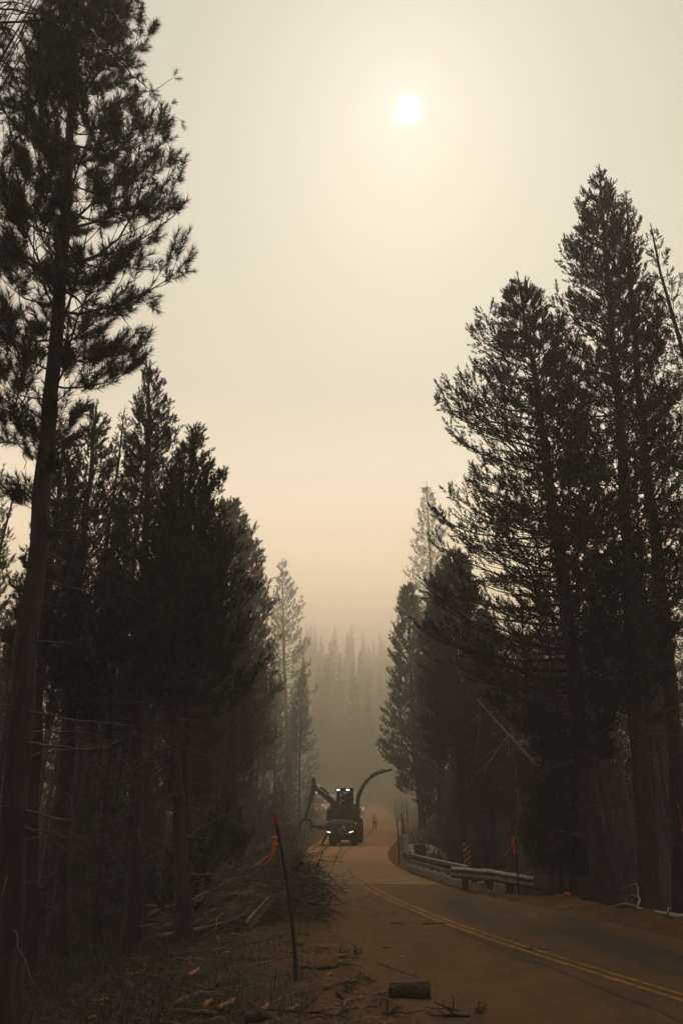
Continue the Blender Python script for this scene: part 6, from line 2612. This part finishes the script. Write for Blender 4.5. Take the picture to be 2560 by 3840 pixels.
lying('fallen_stick', [(1468, 3462), (1490, 3466), (1515, 3466)], .012, D_, 'short dark stick across the road left lane', forks=1)
lying('fallen_stick', [(1585, 3468), (1620, 3466), (1675, 3464)], .012, D_, 'forked dark twigs lying beside the yellow line', forks=9)
lying('fallen_stick', [(1975, 3560), (2010, 3562), (2060, 3564)], .010, D_, 'thin dark stick lying across the double yellow line', forks=1)
lying('fallen_stick', [(1435, 3556), (1450, 3555), (1465, 3554)], .010, D_, 'small dark stick alone in the dust', forks=0)
lying('fallen_stick', [(1502, 3588), (1512, 3587), (1520, 3586)], .012, M['palewood'], 'single pale chip of wood on the dusty lane', forks=0)


def tined_branch():
    t0 = on_ground(1700, 3815, True)
    t = empty('broken_branch', tuple(t0), 'dark many-forked broken branch with a green sprig at the bottom frame edge', 'branch')
    paths = [([(1760, 3812), (1715, 3808), (1690, 3795), (1665, 3772), (1640, 3765), (1626, 3755)], .016), ([(1700, 3803), (1680, 3780), (1662, 3768), (1662, 3750)], .011), ([(1692, 3797), (1698, 3775), (1700, 3745), (1692, 3727)], .011),
             ([(1690, 3806), (1655, 3812), (1620, 3812), (1594, 3798)], .012), ([(1670, 3810), (1640, 3785), (1595, 3778)], .009), ([(1715, 3812), (1660, 3826), (1606, 3826)], .010), ([(1720, 3790), (1680, 3778), (1632, 3783)], .010), ([(1740, 3835), (1700, 3822), (1675, 3815)], .010), ([(1672, 3840), (1668, 3822), (1665, 3808)], .016)]
    for p, r in paths:
        z0 = on_ground(*p[0], True)
        P = []
        for i, (x, y) in enumerate(p):
            g = on_ground(min(1760, x), 3815, True)
            P.append(at(x, y, g[1]))
        P = np.array(P) - t0
        P[:, 2] = np.maximum(P[:, 2], .012)
        s = np.linspace(0, len(P) - 1, 12)
        P = np.stack([np.interp(s, range(len(P)), P[:, k]) for k in range(3)], 1) + RD.normal(0, .003, (12, 3))
        q = MB()
        q.tube(P, r * np.linspace(1, .4, 12), 6, jit=.1)
        q.build('tine', M['palewood'] if r == .016 and p[0][1] == 3840 else M['log'], t, smooth=True)
    SP = np.array([(.22, -.02, .05), (.28, -.05, .06), (.25, .03, .08), (.33, 0, .05), (.3, -.08, .04)])
    tm = [shoot_template(50, .10, .07, .004, RD, 50) for _ in range(3)]
    V = instance_shoots(tm, SP, RD.normal(0, .5, SP.shape) + np.array((.2, -.2, .5)), np.full(5, 1.0), RD)
    tag(link('sprig', np_mesh('sprig', V, tris=np.arange(len(V)).reshape(-1, 3), mat=M['needle']), t), kind='stuff')


tined_branch()


def sprigs():
    """little green pine sprigs in the dust"""
    for i, (px, py, lab) in enumerate([(1282, 3585, 'green pine sprig in the dust under a bent twig'), (1340, 3588, 'green pine sprig standing by the dirt edge, upright'), (1330, 3690, 'wide flat green sprig left of the cut log'), (1390, 3685, 'green sprig touching the end of the cut log'), (1310, 3725, 'small green tuft by the knobbly stub'), (1438, 3805, 'small grass tuft in the dirt below the cut log'), (1285, 3828, 'grass tuft at the bottom of the dirt')]):
        p = on_ground(px, py, True)
        n = 6
        tm = [shoot_template(40, .13, .08, .004, RD, 42) for _ in range(3)]
        P = RD.normal(0, .02, (n, 3)) * np.array((1.6, 1, 0))
        D = RD.normal(0, .6, (n, 3)) + np.array((0, 0, .7))
        V = instance_shoots(tm, P, D, RD.uniform(.7, 1.2, n), RD)
        o = link('pine_sprig', np_mesh('pine_sprig', V, tris=np.arange(len(V)).reshape(-1, 3), mat=M['needle']), None, tuple(p))
        tag(o, lab, 'sprig')


sprigs()
STK = [branch_mesh('small_stick', RD.uniform(.25, .8), RD.uniform(.006, .014), M['stick' if i % 3 else 'log'], RD, int(RD.integers(0, 5)), .14, 5) for i in range(14)]
PCS = [branch_mesh('wood_bit', RD.uniform(.10, .26), RD.uniform(.014, .028), M['freshwood' if i % 2 else 'stick'], RD, 0, .06, 6) for i in range(8)]


def scatter():
    c = 0
    while c < 110:
        x, y = RD.uniform(-3.6, .9), RD.uniform(8.9, 15.5)
        ul = float(xl(y)) - x
        if ul < -.5 or (ul < 0 and RD.uniform() < .75):
            continue
        bit = c % 4 == 0
        z = max(gzf(x, y), float(road_z(x, y)) if ul < 0 else -9)
        o = link('wood_bit' if bit else 'fallen_stick', (PCS if bit else STK)[int(RD.integers(0, 8 if bit else 14))], None, (x, y, z + .02))
        o.rotation_euler = (RD.normal(0, .12), RD.normal(0, .10), RD.uniform(0, 6.28))
        tag(o, 'small broken piece of wood in the verge litter' if bit else 'thin loose twig in the verge litter', 'wood piece' if bit else 'stick', 'wood bits strewn over the verge' if bit else 'twigs strewn over the verge')
        c += 1
    for i in range(16):
        y = RD.uniform(14, 26)
        x = RD.uniform(float(xl(y)) + .2, float(xr(y)) - .2)
        o = link('fallen_stick', STK[int(RD.integers(0, 14))], None, (x, y, float(road_z(x, y)) + .012))
        o.scale = (.5, .5, .5)
        o.rotation_euler = (0, 0, RD.uniform(0, 6.28))
        tag(o, 'thin loose twig lying on the dusty road', 'stick', 'twigs strewn over the road')


scatter()


def litter(name, n, region, size, m, flat=True, keep=None):
    """tiny bark and needle crumbs: small tilted wedges"""
    x = RD.uniform(region[0], region[1], n)
    y = region[2] + (region[3] - region[2]) * RD.uniform(0, 1, n) ** 1.6
    if keep is not None:
        k = keep(x, y)
        x, y = x[k], y[k]
    n = len(x)
    on = (x > xl(y)) & (x < xr(y))
    z = np.maximum(gz(x, y), np.where(on, road_z(x, y), -9))
    L = size * RD.uniform(.4, 1.8, n)
    W = L * RD.uniform(.15, .6, n)
    Hh = L * RD.uniform(.12, .35, n)
    a = RD.uniform(0, 2 * np.pi, n)
    u = np.stack([np.cos(a), np.sin(a), 0 * a], 1)
    v = np.stack([-np.sin(a), np.cos(a), 0 * a], 1)
    c = np.stack([x, y, z], 1)
    P = [c - u * L[:, None] / 2 - v * W[:, None] / 2, c + u * L[:, None] / 2 - v * W[:, None] / 2 * .6, c + u * L[:, None] / 2 * .8 + v * W[:, None] / 2, c - u * L[:, None] / 2 * .8 + v * W[:, None] / 2]
    top = c + np.array((0, 0, 1.)) * Hh[:, None]
    V = np.stack(P + [top], 1).reshape(-1, 3)
    k = np.arange(n)[:, None] * 5
    T = np.concatenate([k + np.array([f]) for f in ((0, 1, 4), (1, 2, 4), (2, 3, 4), (3, 0, 4))])
    tag(link(name, np_mesh(name, V, tris=T, mat=M[m])), kind='stuff')


shoulder = lambda x, y: (xl(y) - x > -.75 - .4 * RD.uniform(0, 1, len(x))) & (xl(y) - x < 3.5)
litter('dark_litter', 12000, (-4.2, 1.9, 8.6, 20), .025, 'duff', keep=shoulder)
litter('pale_litter', 900, (-4.2, 1.3, 8.6, 17), .022, 'chip', keep=shoulder)
litter('road_litter', 4200, (-.6, 6.5, 8.6, 26), .017, 'duff', keep=lambda x, y: (x > xl(y)) & (x < xr(y)))
litter('bank_litter', 2600, (3.2, 9.5, 12, 25.5), .035, 'duff', keep=lambda x, y: (x > xr(y) - .5) & (x < xr(y) + 1.4))
litter('bank_litter', 400, (3.2, 9.5, 12, 25.5), .035, 'chip', keep=lambda x, y: (x > xr(y) - .4) & (x < xr(y) + 1.2))


def twig_litter(n, fx, fy, keep, name='twig_litter', L0=.1, L1=.45, r=.004, lift=.03):
    x, y = RD.uniform(*fx, n), RD.uniform(*fy, n)
    k = keep(x, y)
    x, y = x[k], y[k]
    n = len(x)
    on = (x > xl(y)) & (x < xr(y))
    z = np.maximum(gz(x, y), np.where(on, road_z(x, y), -9)) + RD.uniform(.004, lift, n)
    a, p = RD.uniform(0, 6.28, n), RD.normal(0, .14, n)
    D = np.stack([np.cos(a) * np.cos(p), np.sin(a) * np.cos(p), np.sin(p)], 1)
    L = RD.uniform(L0, L1, n)
    s = np.linspace(-.5, .5, 4)
    P = np.stack([x, y, z], 1)[:, None] + D[:, None] * (L[:, None] * s)[..., None] + RD.normal(0, .012, (n, 4, 3))
    V, Q = tubes(P, RD.uniform(.5, 1.5, (n, 1)) * r * np.ones(4), 3)
    tag(link(name, np_mesh(name, V, quads=Q, mat=M['stick'])), kind='stuff')


twig_litter(1500, (-5, .6), (8.7, 19), lambda x, y: (xl(y) - x > -.3) & (xl(y) - x < 4.5))
twig_litter(500, (3, 10), (12, 26), lambda x, y: (x - xr(y) > -.2) & (x - xr(y) < 2.2))


def undergrowth(name, n, fx, fy, keep, size, m, hmax, wid=.45):
    x, y = RD.uniform(*fx, n), fy[0] + (fy[1] - fy[0]) * RD.uniform(0, 1, n) ** 1.4
    k = keep(x, y) & (fnoise(x, y, 1.6, 11) > RD.uniform(-.45, .2, n))
    x, y = x[k], y[k]
    n = len(x)
    g = gz(x, y)
    per = 9
    P0 = np.stack([x, y, g], 1)
    D = np.stack([RD.normal(0, .45, n), RD.normal(0, .45, n), np.ones(n)], 1)
    D /= np.linalg.norm(D, axis=1)[:, None]
    (V, Q), (LV, LT) = leafy_stems(P0, D, hmax * RD.uniform(.35, 1, n), per, size, RD, -.1, wid)
    tag(link(name + '_stems', np_mesh(name + '_stems', V, quads=Q, mat=M['twig'])), kind='stuff')
    tag(link(name, np_mesh(name, LV, tris=LT, mat=M[m])), kind='stuff')


lft = lambda x, y: (xl(y) - x > 2.4 + .9 * fnoise(x, y, 1.2, 21))
undergrowth('undergrowth', 7500, (-11, -1.8), (8.2, 26), lft, .055, 'shrub', .45)
undergrowth('undergrowth', 2500, (5.5, 15), (14, 30), lambda x, y: x - xr(y) > 1.6, .055, 'shrub', .5)


def grass(name, n, fx, fy, keep, h, m):
    x, y = RD.uniform(*fx, n), fy[0] + (fy[1] - fy[0]) * RD.uniform(0, 1, n) ** 1.4
    k = keep(x, y) & (fnoise(x, y, .9, 31) > RD.uniform(-.3, .35, n))
    x, y = x[k], y[k]
    n = len(x)
    P = np.stack([x, y, gz(x, y) - .01], 1)
    a = RD.uniform(0, 6.28, n)
    H = h * RD.uniform(.4, 1.2, n)[:, None]
    lean = np.stack([np.cos(a), np.sin(a), 0 * a], 1) * RD.uniform(.1, .7, n)[:, None]
    w = np.stack([-np.sin(a), np.cos(a), 0 * a], 1) * .004
    up = np.array((0, 0, 1.))
    mid = P + (up * .6 + lean * .35) * H
    tip = P + (up * .85 + lean) * H
    V = np.stack([P - w, P + w, mid + w * .7, mid - w * .7, tip], 1).reshape(-1, 3)
    kk = np.arange(n)[:, None] * 5
    T = np.concatenate([kk + np.array([f]) for f in ((0, 1, 2), (0, 2, 3), (3, 2, 4))])
    tag(link(name, np_mesh(name, V, tris=T, mat=M[m])), kind='stuff')


grass('grass', 12000, (-9, -.4), (9, 24), lambda x, y: (xl(y) - x > .5) & (xl(y) - x < 7), .22, 'shrub')
grass('dry_grass', 7000, (-6, -.3), (9.5, 24), lambda x, y: (xl(y) - x > .4) & (xl(y) - x < 4), .20, 'drygrass')
grass('dry_grass', 5000, (4, 12), (14, 26), lambda x, y: (x - xr(y) > .9) & (x - xr(y) < 5), .30, 'drygrass')
